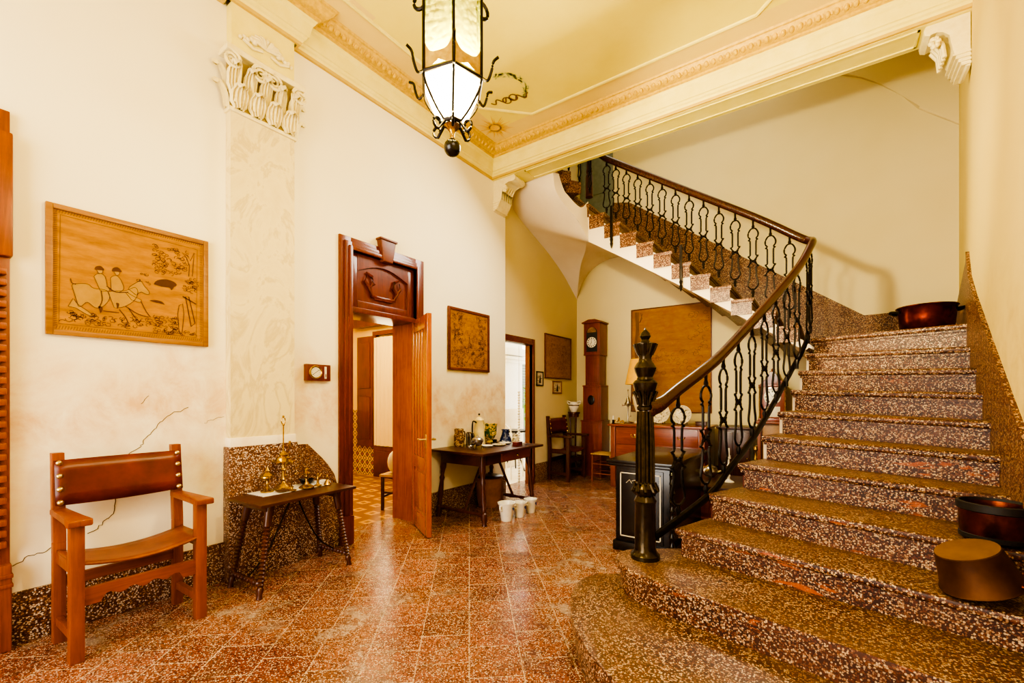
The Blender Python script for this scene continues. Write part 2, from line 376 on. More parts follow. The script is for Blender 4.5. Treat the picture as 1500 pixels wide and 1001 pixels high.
# pilaster
pil = struct(B().box(XL-.05, -3.525, 1.435, 1.91, 0, 3.46).out('pillar_left', 'marble'))
pil['label'] = 'painted marble pilaster on left wall with carved capital'; pil['category'] = 'pilaster'
B().box(XL-.02, -3.505, 1.418, 1.928, 0, .985, .004).out('plinth', 'terr', pil)
b = B(); b.box(XL-.02, -3.513, 1.428, 1.917, .98, 1.05, .003); b.out('worn_band', 'wall_l', pil)
B().box(XL-.02, -3.52, 1.44, 1.905, 3.9, 4.24).out('frieze_block', 'cream', pil)
b = B()                                                            # capital: bell, leaves, volutes, abacus
b.prism([(-3.6, 1.42), (-3.51, 1.42), (-3.51, 1.925), (-3.6, 1.925)], 3.44, 3.47, bev=.006)
b.prism([(-3.6, 1.385), (-3.455, 1.385), (-3.47, 1.66), (-3.455, 1.965), (-3.6, 1.965)], 3.84, 3.885, bev=.008)
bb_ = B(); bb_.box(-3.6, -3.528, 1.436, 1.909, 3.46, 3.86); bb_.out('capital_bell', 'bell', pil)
def leaf(b, y, z, w, h, x, side=0):
    n = 8; rows = []
    for i in range(n+1):
        t = i/n; ww = w*(.55+.55*math.sin(PI*min(1, t*1.05)))*(1 if t < .9 else .6); out = .010+.075*t**2.5; zz = z+h*(t if t < .88 else .88-(t-.88)*1.2); r = []
        for k in range(-10, 11):
            s = k/10; ripple = .011*math.cos(s*PI*5)+(.016*(1-abs(s)))
            r.append((x+out+ripple, y+ww*s*.5*(1+.12*math.cos(t*22)), zz-.012*abs(s)) if not side else (x+ww*s*.25-.03, y+side*(out+ripple), zz-.012*abs(s)))
        rows.append(r)
    b.grid(rows)
for k in range(4): leaf(b, 1.485+k*.125, 3.47, .118, .18, -3.518)
for k in range(5): leaf(b, 1.45+k*.112, 3.57, .088, .25, -3.522)
for zz in (3.47, 3.6): leaf(b, 1.43, zz, .1, .2, -3.52, -1); leaf(b, 1.915, zz, .1, .2, -3.52, 1)
for y, sg in ((1.425, 1), (1.62, -1), (1.72, 1), (1.925, -1)):
    pts = []
    for i in range(34):
        a = i/33*PI*4.2; r = .062*(1-i/38); pts.append((-3.47-.001*i*(.2), y+sg*r*math.sin(a), 3.785+r*math.cos(a)))
    b.tube(pts, [.014-.0002*i for i in range(34)], 6)
    b.tube([(-3.5, y+sg*.03, 3.5), (-3.485, y+sg*.055, 3.68), (-3.475, y+sg*.06, 3.78)], .012, 6)
for i in range(7): b.ball((-3.48, 1.672+.026*math.cos(i), 3.8+.026*math.sin(i)), .016, 6)
b.out('carved_capital', 'stucco', pil)
b = B()                                                            # shell ornament on the frieze block
for i in range(9):
    a = PI*(i/8); b.tube([(-3.515, 1.685, 4.03), (-3.5, 1.685+.08*math.cos(a), 4.03+.05*math.sin(a)+.01), (-3.51, 1.685+.125*math.cos(a), 4.03+.085*math.sin(a))], [.008, .018, .008], 6)
for sg in (-1, 1):
    for k in range(5): b.ball((-3.51, 1.685+sg*(.09+.025*k), 4.03+.012*(k % 2)-.005*k), .022-.002*k, 6)
    b.tube([(-3.512, 1.685+sg*.03, 4.0), (-3.505, 1.685+sg*.1, 3.975), (-3.512, 1.685+sg*.17, 4.01)], .012, 6)
b.out('shell_ornament', 'stucco', pil)

# cornice swept round the hall
def sweep(path, prof, name, mat, parent=None):
    b = B(); rows = []; n = len(path)
    for i, p in enumerate(path):
        p = Vector(p); d1 = (p-Vector(path[i-1])).normalized() if i else None; d2 = (Vector(path[i+1])-p).normalized() if i < n-1 else None
        d1 = d1 or d2; d2 = d2 or d1; n1 = Vector((d1.y, -d1.x)); n2 = Vector((d2.y, -d2.x)); m = n1+n2; k = 1+n1.dot(n2)
        rows.append([(p.x+m.x*q/k, p.y+m.y*q/k, z) for q, z in prof])
    b.grid(rows); return b.out(name, mat, parent, .5)
path = [(XL, YF), (XL, 1.415), (-3.52, 1.415), (-3.52, 1.93), (XL, 1.93), (XL, 4.63), (.9, 4.63)]
cor = struct(sweep(path, [(0, 4.255), (.03, 4.257), (.036, 4.275), (.05, 4.285), (.055, 4.305), (.066, 4.31), (.072, 4.33), (.085, 4.40), (.10, 4.415), (.104, 4.43), (.115, 4.44)], 'trim_1', 'cream'))
cor['label'] = 'cream plaster cornice with gilt leaf band'; cor['category'] = 'cornice'
sweep(path, [(0, 4.235), (.02, 4.237), (.03, 4.258)], 'orange_stripe', 'orange', cor)
sweep(path, [(.115, 4.44), (.13, 4.448), (.133, 4.465), (.15, 4.47), (.175, 4.482), (.2, 4.505), (.212, 4.53), (.225, 4.535), (.235, 4.55)], 'gilt_band', 'gold', cor)
b = B()
def band_pts(p, q, step):
    p, q = Vector(p), Vector(q); L = (q-p).length; return [p+(q-p)*((i+.5)*step/L) for i in range(int(L/step))]
for p in band_pts((XL+.18, .6), (XL+.18, 4.45), .062): b.at(p.x, p.y, 4.492, 0, .7, 0); b.ball((0, -.012, 0), .022, 5, 1.3); b.ball((0, .018, .004), .012, 4, 1.6)
for p in band_pts((XL+.2, 4.45), (.88, 4.45), .062): b.at(p.x, p.y, 4.492, .7, 0, 0); b.ball((-.012, 0, 0), .022, 5, 1.3); b.ball((.018, 0, .004), .012, 4, 1.6)
b.out('gilt_leaf_ornament', 'gold', cor)
# beam
bm_ = struct(B().box(XL-.1, .95, 4.63, 4.92, 4.232, 6.7).out('beam_hall', 'cream'))
b = B()
for x0, x1, y0, y1 in ((-3.1, .62, 4.665, 4.68), (-3.1, .62, 4.86, 4.875), (-3.1, -3.085, 4.665, 4.875), (.605, .62, 4.665, 4.875)): b.box(x0, x1, y0, y1, 4.222, 4.234)
b.out('panel_moulding', 'cream', bm_)
for sx, x0, lab in ((1, XL, 'left'), (-1, .9, 'right')):              # corbels under the beam ends
    b = B(); pr = [(0, 4.232), (.40, 4.232), (.42, 4.2), (.41, 4.165), (.36, 4.15), (.30, 4.165), (.24, 4.15), (.18, 4.11), (.16, 4.03), (.165, 3.98), (.13, 3.94), (.11, 3.90), (.08, 3.86), (.03, 3.83), (0, 3.83)]
    b.prism([(x0+sx*a*(.85 if sx > 0 else .62), z) for a, z in pr], 4.655, 4.895, 'y', bev=.006)
    for k in range(5): b.tube([(x0+sx*.14, 4.68+k*.048, 3.96), (x0+sx*.15, 4.68+k*.048, 4.06), (x0+sx*.19, 4.68+k*.048, 4.13)], .014, 6)
    for k in range(4): b.box(min(x0, x0+sx*(.10-.015*k)), max(x0, x0+sx*(.10-.015*k)), 4.645, 4.905, 3.93-.03*k, 3.945-.03*k)
    for k in range(6): b.ball((x0+sx*(.2+.02*math.cos(k)), 4.648, 4.08+.03*math.sin(k)), .02, 6)
    o = struct(b.out('trim_corbel', 'stucco')); o['label'] = f'carved plaster corbel under the {lab} end of the beam'; o['category'] = 'corbel'
# ceiling mouldings and painted ornaments
mp = [(-3.16, YF), (-3.16, 3.73), (-2.69, 4.205), (-.45, 4.205), (-.05, 3.85), (-.05, YF)]
sweep(mp, [(0, 4.552), (.004, 4.538), (.016, 4.532), (.03, 4.538), (.034, 4.552)], 'ceiling_moulding', 'cream', ce)
sweep(path, [(.2, 4.5495), (.44, 4.5492)], 'ceiling_border', 'ceil2', ce)
b = B(); rnd = random.Random(5)
for i in range(44):
    a = 2*PI*i/44; r = rnd.uniform(.11, .24) if i % 4 else .3
    c, s = math.cos(a), math.sin(a); w = .012; b.poly([(-3.18+.03*c-w*s, 4.15+.03*s+w*c), (-3.18+.03*c+w*s, 4.15+.03*s-w*c), (-3.18+r*c*.8, 4.15+r*s*.8)], 'z', 4.546)
b.poly([(-3.18+.06*math.cos(2*PI*i/20), 4.15+.06*math.sin(2*PI*i/20)) for i in range(20)], 'z', 4.5455)
o = b.out('painted_sunburst', 'sun', ce); o['label'] = 'gold sunburst painted in the ceiling corner'
b = B()
for i in range(95):
    a = rnd.uniform(-1.2, 1.5)-.3; r = .21+rnd.uniform(-.025, .03); c, s = math.cos(a), math.sin(a); x, y = -2.70+r*c, 3.70+r*s; t = a+PI/2+rnd.uniform(-.9, .9); l = .028
    u, w = math.cos(t), math.sin(t); l = .022; b.poly([(x-l*u, y-l*w), (x-.008*w, y+.008*u), (x+l*u, y+l*w), (x+.008*w, y-.008*u)], 'z', 4.5455)
o = b.out('painted_wreath', 'wreath', ce); o['label'] = 'faded green leaf wreath painted on the ceiling'
b = B(); pts = []
for i in range(40):
    t = i/39; pts.append((-2.95+.42*t, 3.78+.12*t+.035*math.sin(t*24)))
b.stroke(pts, .016, 'z', 4.545)
for sg in (-1, 1): b.stroke([(-2.74+sg*.06*(1-math.cos(a))*.7, 3.84+.05*math.sin(a)) for a in [k*PI/6 for k in range(13)]], .015, 'z', 4.5448)
o = b.out('painted_ribbon', 'ribbon', ce); o['label'] = 'brown ribbon painted under the ceiling wreath'

# terrazzo dados
b = B(); b.box(XL-.01, XL+.014, .2, 1.42, 0, .285, .004); b.box(XL-.01, XL+.014, 1.925, 2.36, 0, .27, .004); b.box(XL-.01, XL+.014, 3.42, 4.93, 0, .27, .004); struct(b.out('baseboard_left', 'terr'))
b = B(); b.prism([(1.925, .26), (2.345, .26), (2.34, .56), (2.31, .66), (2.25, .75), (2.19, .82), (2.11, .90), (2.06, .95), (1.925, .955)], XL-.01, XL+.010, 'x'); struct(b.out('baseboard_patch', M['terr']), 'sloping speckled terrazzo patch beside the pilaster', 'dado')
b = B(); b.box(XR_-.01, XR_+.015, 5.83, YB, 0, .3, .004); struct(b.out('baseboard_stairwell', 'terr'))
struct(B().box(XR_, 1.2, YB-.015, YB+.01, 0, .3, .004).out('baseboard_back', 'terr'))

# ---------------------------------------------------------------- doors
def frame_rails(b, y0, y1, z0, z1, w, x0, x1, step=True):
    """moulded architrave round an opening in the plane x = const"""
    for k, (ww, dx) in enumerate(((w, 0), (w*.62, .018), (w*.30, .032))):
        xx = x1+dx
        b.box(x0, xx, y0-ww, y0, z0, z1+ww, .004); b.box(x0, xx, y1, y1+ww, z0, z1+ww, .004); b.box(x0, xx, y0, y1, z1, z1+ww, .004)
d1 = thing('door_1', 'open panelled wooden double door with arched carved transom', 'door', (0, 0, 0)); d1['kind'] = 'structure'
b = B(); frame_rails(b, 2.475, 3.265, 0, 2.715, .12, XL-.02, XL+.022)
b.box(XL-.34, XL+.03, 2.475, 3.265, 2.145, 2.195, .006)
for y in (2.355, 3.265): b.box(XL-.01, XL+.07, y, y+.12, 0, .26, .006)
b.out('architrave', 'doord', d1)
b = B(); b.box(XL-.35, XL-.01, 2.42, 2.475, 0, 2.15); b.box(XL-.35, XL-.01, 3.265, 3.32, 0, 2.15); b.box(XL-.35, XL-.01, 2.42, 3.32, 2.15, 2.19); b.out('jamb_lining', 'door', d1)
b = B(); b.box(XL-.05, XL-.03, 2.475, 3.265, 2.19, 2.715)
b.box(XL-.035, XL-.005, 2.475, 2.56, 2.19, 2.715, .006); b.box(XL-.035, XL-.005, 3.18, 3.265, 2.19, 2.715, .006); b.box(XL-.035, XL-.005, 2.56, 3.18, 2.19, 2.27, .006)
top = [(2.56, 2.715), (2.56, 2.55)]+[(2.56+.62*t, 2.55+.09*math.sin(PI*t)) for t in [k/10 for k in range(11)]]+[(3.18, 2.715)]
b.prism(top, XL-.035, XL-.005, 'x')
tp = b.out('transom_panel', 'doord', d1)
b = B()
for sg in (-1, 1):
    cy = 2.87
    b.tube([(XL-.02, cy+sg*.02, 2.33), (XL-.012, cy+sg*.14, 2.34), (XL-.01, cy+sg*.17, 2.42), (XL-.012, cy+sg*.12, 2.46), (XL-.012, cy+sg*.14, 2.53), (XL-.015, cy+sg*.2, 2.56)], [.014, .016, .02, .018, .016, .008], 6)
    b.tube([(XL-.012, cy+sg*.17, 2.42), (XL-.012, cy+sg*.22, 2.47), (XL-.012, cy+sg*.2, 2.53)], [.016, .012, .006], 6)
b.box(XL-.03, XL-.008, 2.76, 2.98, 2.31, 2.35, .006); o = b.out('carved_scroll', 'doord', tp)
b = B(); b.prism([(2.815, 2.69), (2.925, 2.69), (2.965, 2.91), (2.775, 2.91)], XL, XL+.07, 'x', bev=.008); b.box(XL, XL+.08, 2.765, 2.975, 2.90, 2.92, .004); o = b.out('keystone', 'honeyd', d1)
lf = bpy.data.objects.new('door_leaf', None); C.objects.link(lf); lf.parent = d1
hx, hy = -3.585, 3.245; fx, fy = -3.058, 2.965; ang = math.atan2(fy-hy, fx-hx); W = math.hypot(fx-hx, fy-hy)
lf.location = (hx, hy, .012); lf.rotation_euler = (0, 0, ang)
b = B(); H = 2.14; t = .022
b.box(0, .075, -t, t, 0, H, .004); b.box(W-.085, W, -t, t, 0, H, .004)
for z0, z1 in ((0, .16), (.62, .74), (H-.13, H)): b.box(.075, W-.085, -t, t, z0, z1, .004)
lfm = b.out('leaf_frame', 'door', lf)
b = B(); b.box(.075, W-.085, -t*.4, t*.4, .16, H-.13)
n = 4; w = (W-.16)/n
for k in range(n): b.box(.078+k*w+.012, .078+(k+1)*w-.012, -t*.75, t*.75, .74, H-.13, .008)
b.box(.10, W-.11, -t*.8, t*.8, .20, .58, .01); b.out('leaf_panel', 'door', lf)
b = B()
for sg in (-1, 1): b.tube([(W-.045, sg*t, .93), (W-.045, sg*(t+.05), .93), (W-.13, sg*(t+.055), .93)], .009, 8); b.box(W-.065, W-.025, sg*t-.004, sg*t+.004, .85, .98, .002)
b.out('lever_handle', 'nail', lf)
# great door at the left edge
d2 = thing('door_2', 'tall varnished wooden doorway at the left edge by armchair', 'door'); d2['kind'] = 'structure'
b = B(); frame_rails(b, -.62, .25, .0, 2.76, .125, XL-.05, XL+.03)
b.box(XL-.02, XL+.075, .24, .378, 0, .46, .008); b.box(XL-.02, XL+.085, .235, .382, .34, .36, .004); b.box(XL-.02, XL+.085, .235, .382, .39, .41, .004)
b.box(XL-.02, XL+.068, .24, .383, 2.10, 2.76, .01)
for k in range(26): b.box(XL, XL+.072, .31, .36, .55+k*.058, .585+k*.058, .006)
b.out('architrave', 'oak', d2)
b = B(); b.box(XL-.12, XL-.08, -.75, .25, 0, 2.80); b.box(XL-.09, XL-.06, -.5, .1, .25, .9, .01); b.box(XL-.09, XL-.06, -.5, .1, 1.05, 1.95, .01); b.box(XL-.09, XL-.06, -.5, .1, 2.15, 2.6, .01); b.out('door_panel', 'door', d2)
# recess doorway to the courtyard
d3 = thing('door_3', 'dark framed open doorway leading to the bright courtyard', 'door'); d3['kind'] = 'structure'
b = B(); frame_rails(b, 4.95, 5.73, 0, 2.15, .10, XR_-.02, XR_+.02); b.box(XR_-.10, XR_, 5.73, 5.77, 0, 2.19); b.box(XR_-.10, XR_, 4.93, 5.77, 2.15, 2.195); b.out('architrave', 'doord', d3)
# upper landing door
d4 = thing('door_4', 'dark door behind the railing at the top of stairs', 'door'); d4['kind'] = 'structure'
b = B(); b.box(-3.62, -3.0, YB-.04, YB+.01, 4.0, 6.05, .006)
for x0, x1 in ((-3.58, -3.5), (-3.08, -3.0)): b.box(x0, x1, YB-.06, YB-.03, 4.0, 6.05, .006)
for z0, z1 in ((4.15, 4.8), (4.95, 5.9)): b.box(-3.46, -3.12, YB-.05, YB-.03, z0, z1, .01)
b.out('door_panel', 'grey', d4)

# ================================================================ STAIRCASE
st = thing('staircase', 'wide speckled terrazzo staircase with two flights and flared bottom steps', 'staircase')
st['kind'] = 'thing'
DZ, RI = .05, .17
lx = [-.735, -.625, -.48, -.37, -.29, -.22, -.18, -.14, -.10]
Lp = [(lx[i], 2.75+.3*i) for i in range(9)]
Rp = [(.75, 2.4), (.76, 2.72), (.80, 3.13), (.83, 3.4), (.86, 3.67), (.88, 3.94), (.90, 4.2), (.93, 4.47), (.96, 4.75)]
def step(poly, z0, z1, name='step', mat='stair', drop=0, rz=.045, par=st):
    tl = [(-drop if p[0] > .5 else 0) for p in poly]
    b = B(); b.prism(poly, z1-rz, z1, bev=.017, tilt=tl, both=True)
    inn = offset(poly, .028); b.prism(inn, z0, z1-rz+.002, tilt=[t-.0 if t else 0 for t in tl])
    b.prism(offset(poly, .014), z1-rz-.018, z1-rz+.004, tilt=tl, both=True)
    return b.out(name, mat, par, .9)
# bottom flared treads (counter-clockwise plans)
s1 = [(.78, 1.30), (.78, 2.4), (-.6, 2.9), (-1.08, 2.72), (-1.19, 2.64), (-1.235, 2.53), (-1.226, 2.40), (-1.20, 2.29), (-1.151, 2.19), (-1.085, 2.07), (-1.013, 1.97), (-.876, 1.817), (-.759, 1.725), (-.64, 1.655), (-.3, 1.52)]
s2 = [(.78, 1.97), (.78, 2.8), (-.5, 3.1), (-.93, 2.78), (-1.02, 2.71), (-1.049, 2.631), (-1.035, 2.56), (-1.0, 2.50), (-.934, 2.42), (-.843, 2.359), (-.665, 2.302), (-.263, 2.211), (.341, 2.073)]
step(s1, 0, DZ+RI-.005); step(s2, 0, DZ+2*RI-.005)
for i in range(9):
    k = i+3; a, c = Lp[i], Rp[i]
    if i < 7: a2, c2 = Lp[i+2], Rp[i+2]
    else: a2, c2 = ((-.10, 5.36), (.97, 5.1)) if i == 7 else ((-.10, YB-.02), (1.29, YB-.02))
    poly = [(c[0]+.02, c[1]), c2, a2, Lp[i+1] if i < 8 else (-.1, 5.2), a]
    step(poly, 0, DZ+k*RI, drop=.035 if i < 8 else .0)
# side stringer below the first flight
b = B()
for i in range(3): b.prism([(Lp[i][0]-.004+.03, Lp[i][1]+.05), (Lp[i][0]+.2, Lp[i][1]+.05), (Lp[i+1][0]+.2, Lp[i+1][1]+.04), (Lp[i+1][0]+.02, Lp[i+1][1]+.04)], 0, DZ+(i+3)*RI-.09)
b.out('stringer', 'oldpaint', st)
b = B()
for i in range(3, 8): b.prism([(Lp[i][0]+.012, Lp[i][1]+.05), (Lp[i][0]+.2, Lp[i][1]+.05), (Lp[i+1][0]+.2, Lp[i+1][1]+.05), (Lp[i+1][0]+.012, Lp[i+1][1]+.05)], 0, DZ+(i+3)*RI-.05)
b.out('plastered_side', 'soffit', st)
# second flight
NX = lambda j: -.18-.212*(j-1)
NZ = lambda j: 1.92+.1655*j
for j in range(1, 14):
    x1 = NX(j); x0 = x1-.225 if j < 13 else -3.1; z = NZ(j)
    b = B(); b.box(x0, x1-.022, 5.335, YB-.005, z-.17, z-.03); b.box(x0, x1, 5.318, YB-.005, z-.04, z, .013); b.box(x0, x1-.012, 5.327, YB-.005, z-.055, z-.038); b.out('step', 'stair2', st)
# third flight, turning towards the hall
inn = [(-2.60, 5.25), (-2.68, 5.12), (-2.75, 5.03), (-2.80, 4.96)]
for j in range(3):
    a, c = inn[j], inn[j+1]; z = NZ(13)+.11*(j+1)
    b = B(); b.prism([a, c, (c[0]-.32, c[1]+.06), (a[0]-.32, a[1]+.10)][::-1], z-.16, z, bev=.01); b.out('step', 'stair2', st)
# strings and vaulted soffits
b = B(); nb = [(NX(j)+.02, NZ(j)-.165) for j in range(0, 14)]
bot = [(-2.536, 3.411), (-2.0, 3.07), (-1.349, 2.645), (-.606, 2.137), (-.15, 1.82)]
b.prism([(-.12, 1.85)]+nb+[(-2.62, 3.92)]+[(-2.60, 3.62)]+bot, 5.352, 5.45, 'y'); b.out('string_face', 'soffit', st)
P = [(-2.536, 5.37, 3.411), (-2.60, 5.18, 3.633), (-2.72, 5.038, 3.826), (-2.80, 4.93, 4.001), (-2.84, 4.925, 4.25)]
Q = [(-2.55, 5.36, 3.95), (-2.59, 5.21, 3.83), (-2.70, 5.075, 3.965), (-2.75, 5.04, 4.06), (-2.81, 4.99, 4.30)]
b = B(); b.grid([spline(P, 5), spline(Q, 5)]); b.out('curved_string', 'soffit', st)
def resample(pts, n):
    pts = [Vector(p) for p in pts]; L = [0]
    for a, c in zip(pts, pts[1:]): L.append(L[-1]+(c-a).length)
    o = []
    for k in range(n+1):
        d = L[-1]*k/n; i = max(j for j in range(len(L)-1) if L[j] <= d+1e-9); t = (d-L[i])/(L[i+1]-L[i]); o.append(pts[i].lerp(pts[i+1], min(1, t)))
    return o
Cn = (-3.7, 7.3, 3.145); gro = [Cn, (-3.3, 6.622, 3.487), (-3.0, 6.195, 3.587), (-2.75, 5.72, 3.54), (-2.536, 5.37, 3.411)]
gro = spline(gro, 5)
wl_arc = spline([Cn, (-3.7, 6.791, 3.482), (-3.7, 6.288, 3.717), (-3.7, 5.826, 3.877), (-3.7, 5.338, 4.06), (-3.7, 5.1, 4.3), (-3.7, 4.9, 4.6)], 5)
inner = gro+spline(P, 5)[1:]
b = B(); a = resample(wl_arc, 30); c = resample(inner, 30)
b.grid([[tuple(p.lerp(q, t/8)) for t in range(9)] for p, q in zip(a, c)]); b.out('vault_soffit', 'soffit', st, 1.2)
bk = spline([Cn, (-3.576, 7.3, 3.453), (-3.374, 7.3, 3.661), (-3.126, 7.3, 3.764), (-2.826, 7.3, 3.766), (-2.5, 7.3, 3.54), (-1.83, 7.3, 3.058), (-1.426, 7.3, 2.77), (-.45, 7.3, 2.07), (-.12, 7.3, 1.84)], 5)
fr = gro+[Vector((-2.0, 5.37, 3.07)), Vector((-1.349, 5.37, 2.645)), Vector((-.606, 5.37, 2.137)), Vector((-.12, 5.37, 1.80))]
n1 = len(gro)-1
i0 = 4*5
fa = resample(gro, 12)+resample(fr[n1:], 20)[1:]; ba = resample(bk[:i0+1], 12)+resample(bk[i0:], 20)[1:]
b = B(); b.grid([[tuple(p.lerp(q, t/8)) for t in range(9)] for p, q in zip(fa, ba)]); b.out('flight_soffit', 'soffit', st, .5)
# terrazzo skirting on the stair walls
b = B(); b.prism([(1.305, 1.9), (1.305, 2.42), (.43, 2.41), (-.69, 3.22), (-2.7, 4.67), (-3.05, 4.75), (-3.05, 4.0), (-.2, 1.9)], YB-.02, YB+.005, 'y'); struct(b.out('baseboard_stair', 'stair2'))
b = B()
def rwx(y):
    for (x0, y0), (x1, y1) in zip(RW, RW[1:]):
        if y0 <= y <= y1: return x0+(x1-x0)*(y-y0)/(y1-y0)
lo = []; hi = []
ys = [1.3, 2.0, 2.6, 3.2, 3.8, 4.4, 4.63, 5.0, 5.0, 6.0, 7.29]; zs = [.55, .75, .98, 1.33, 1.70, 2.08, 2.25, 2.52, 2.44, 2.44, 2.44]
b.grid([[(rwx(y)-.022, y, 0) for y in ys], [(rwx(y)-.022, y, z) for y, z in zip(ys, zs)], [(rwx(y)+.01, y, z) for y, z in zip(ys, zs)]]); struct(b.out('baseboard_right', 'stair2'))

# ================================================================ RAILING
rl = thing('stair_railing', 'dark cast iron stair railing with looped balusters and brown wooden handrail', 'railing')
nw = (-.873, 2.62, DZ+2*RI-.006)
b = B().at(*nw); b.lathe([(0, 0), (.085, 0), (.085, .025), (.07, .04), (.062, .06), (.06, .33), (.066, .345), (.058, .36), (.05, .375), (.07, .40), (.072, .425), (.05, .45), (.046, .465)], 24)
for i in range(12):
    a = 2*PI*i/12; b.tube([(.048*math.cos(a), .048*math.sin(a), .46), (.046*math.cos(a), .046*math.sin(a), .70), (.038*math.cos(a), .038*math.sin(a), .88)], .010, 6)
b.lathe([(.046, .46), (.044, .7), (.037, .885), (.048, .89), (.05, .905), (.04, .915), (.042, .97), (.06, 1.0), (.068, 1.03), (.072, 1.05), (.06, 1.065), (.05, 1.07), (.045, 1.085), (.06, 1.12), (.066, 1.14), (.052, 1.165), (.04, 1.18), (.036, 1.20), (.05, 1.235), (.066, 1.27), (.068, 1.285), (.03, 1.295), (.022, 1.31), (.034, 1.33), (.026, 1.35), (.012, 1.365), (0, 1.385)], 24)
for i in range(10):
    a = 2*PI*i/10; b.tube([(.042*math.cos(a), .042*math.sin(a), .92), (.056*math.cos(a), .056*math.sin(a), .97), (.07*math.cos(a), .07*math.sin(a), 1.0), (.064*math.cos(a), .064*math.sin(a), .985)], .009, 6)
    b.tube([(.052*math.cos(a), .052*math.sin(a), .385), (.075*math.cos(a), .075*math.sin(a), .41), (.056*math.cos(a), .056*math.sin(a), .45)], .012, 6)
    b.tube([(.04*math.cos(a), .04*math.sin(a), 1.22), (.055*math.cos(a), .055*math.sin(a), 1.25), (.068*math.cos(a), .068*math.sin(a), 1.283)], .009, 6)
b.out('newel_post', 'newel', rl)
hr = spline([(-.855, 2.63, 1.285), (-.80, 2.69, 1.31), (-.73, 2.83, 1.40), (-.62, 3.1, 1.545), (-.55, 3.4, 1.69), (-.389, 4.1, 2.075), (-.19, 4.8, 2.53), (-.10, 5.1, 2.80), (-.085, 5.24, 2.885), (-.11, 5.33, 2.92), (-.20, 5.38, 2.985), (-.60, 5.38, 3.285), (-1.4, 5.38, 3.83), (-2.24, 5.38, 4.405), (-2.33, 5.36, 4.47), (-2.45, 5.25, 4.56), (-2.6, 5.1, 4.72), (-2.7, 4.95, 4.9)], 6)
b = B(); rr = [.034]*len(hr)
for i in range(8): rr[i] = .05-.002*i
b.tube(hr, rr, 10, flat=1.15); b.ball((-.85, 2.635, 1.27), .045, 8)
b.out('handrail', 'rail', rl)
bar = spline([(-.84, 2.63, .50), (-.80, 2.68, .535), (-.72, 2.79, .605), (-.60, 3.1, .72), (-.545, 3.4, .835), (-.417, 4.0, 1.10), (-.25, 4.85, 1.58), (-.15, 5.1, 1.84), (-.125, 5.28, 1.99)], 6)
B().tube(bar, .020, 8, flat=1.3).out('lower_bar', 'iron', rl)
def baluster_mesh():
    b = B(); w = .047
    half_up = [(0, .90), (.55, .885), (1.0, .835), (.95, .79), (.62, .765), (.95, .745), (.62, .73), (.60, .60), (.62, .545), (1.05, .535), (.7, .515), (.45, .47)]
    half_dn = [(.45, .47), (.75, .425), (1.1, .405), (.68, .395), (.62, .36), (.72, .27), (1.0, .19), (.95, .15), (.5, .11), (0, .095)]
    for s in (-1, 1):
        b.tube(spline([(0, s*w*x, z) for x, z in half_up], 3), .0085, 6); b.tube(spline([(0, s*w*x, z) for x, z in half_dn], 3), .0085, 6)
    b.turn((0, 0, .89), (0, 0, 1), [(.011, 0), (.016, .25), (.010, .5), (.011, 1)], 8)
    b.turn((0, 0, 0), (0, 0, .11), [(.012, 0), (.012, .35), (.019, .6), (.010, .8), (.014, 1)], 8)
    for dy, dz in ((0, 0), (.022, .018), (-.022, .018), (.022, -.018), (-.022, -.018)): b.ball((0, dy, .47+dz), .017 if not dy else .013, 6)
    b.tube([(0, -.028, .47), (0, .028, .47)], .009, 6)
    return b
proto = None
def baluster(x, y, z0, z1, rz):
    global proto
    if proto is None: proto = baluster_mesh().out('baluster', 'iron', rl); o = proto
    else: o = proto.copy(); C.objects.link(o); o.parent = rl
    o.location = (x, y, z0); o.rotation_euler = (0, 0, rz); o.scale = (1, 1, z1-z0); return o
def interp(path, y, k=1):
    for a, c in zip(path, path[1:]):
        if a[k] <= y <= c[k]: return a.lerp(c, (y-a[k])/(c[k]-a[k]+1e-9))
    return path[-1]
for i in range(9):
    y = 2.80+.262*i; h = interp(hr, y); l = interp(bar, y)
    h2 = interp(hr, y+.1); baluster((h.x+l.x)/2, y, l.z, h.z-.02, -1.45*math.atan2(h2.x-h.x, h2.y-h.y)-.06)
for x, y in ((-.118, 5.13), (-.105, 5.27)):
    h = interp(hr, y); l = interp(bar, y); baluster(x, y, l.z, h.z-.02, -.3)
for X in (-.285, -.457, -.619, -.793, -.958, -1.12, -1.277, -1.431, -1.588, -1.737, -1.888, -2.033, -2.174, -2.299):
    z = 2.985+(-.20-X)*.696
    baluster(X, 5.38, NZ(1)+(-.18-X)*.781+.0, z-.02, PI/2)
for t in range(3):
    p = Vector((-2.47-.09*t, 5.24-.12*t, 0)); baluster(p.x, p.y, 4.0+.12*t, 4.54+.12*t, .8)
b = B(); b.turn((-2.555, 5.40, 4.02), (-2.555, 5.40, 4.95), [(.05, 0), (.05, .3), (.035, .33), (.045, .36), (.035, .4), (.035, .8), (.05, .84), (.04, 1)], 10); b.out('upper_post', 'walz', rl)
for X in (-2.205, -1.351):
    z = NZ(1)+(-.18-X)*.781
    b = B(); b.box(X-.014, X+.014, 5.296, 5.325, z-.33, z+.12, .003); b.turn((X, 5.31, z-.42), (X, 5.31, z-.29), [(.006, 0), (.012, .2), (.02, .45), (.012, .6), (.022, .85), (.014, 1)], 8); b.tube([(X, 5.31, z+.1), (X, 5.38, z+.1)], .012, 6)
    b.out('side_bracket', 'iron', rl)

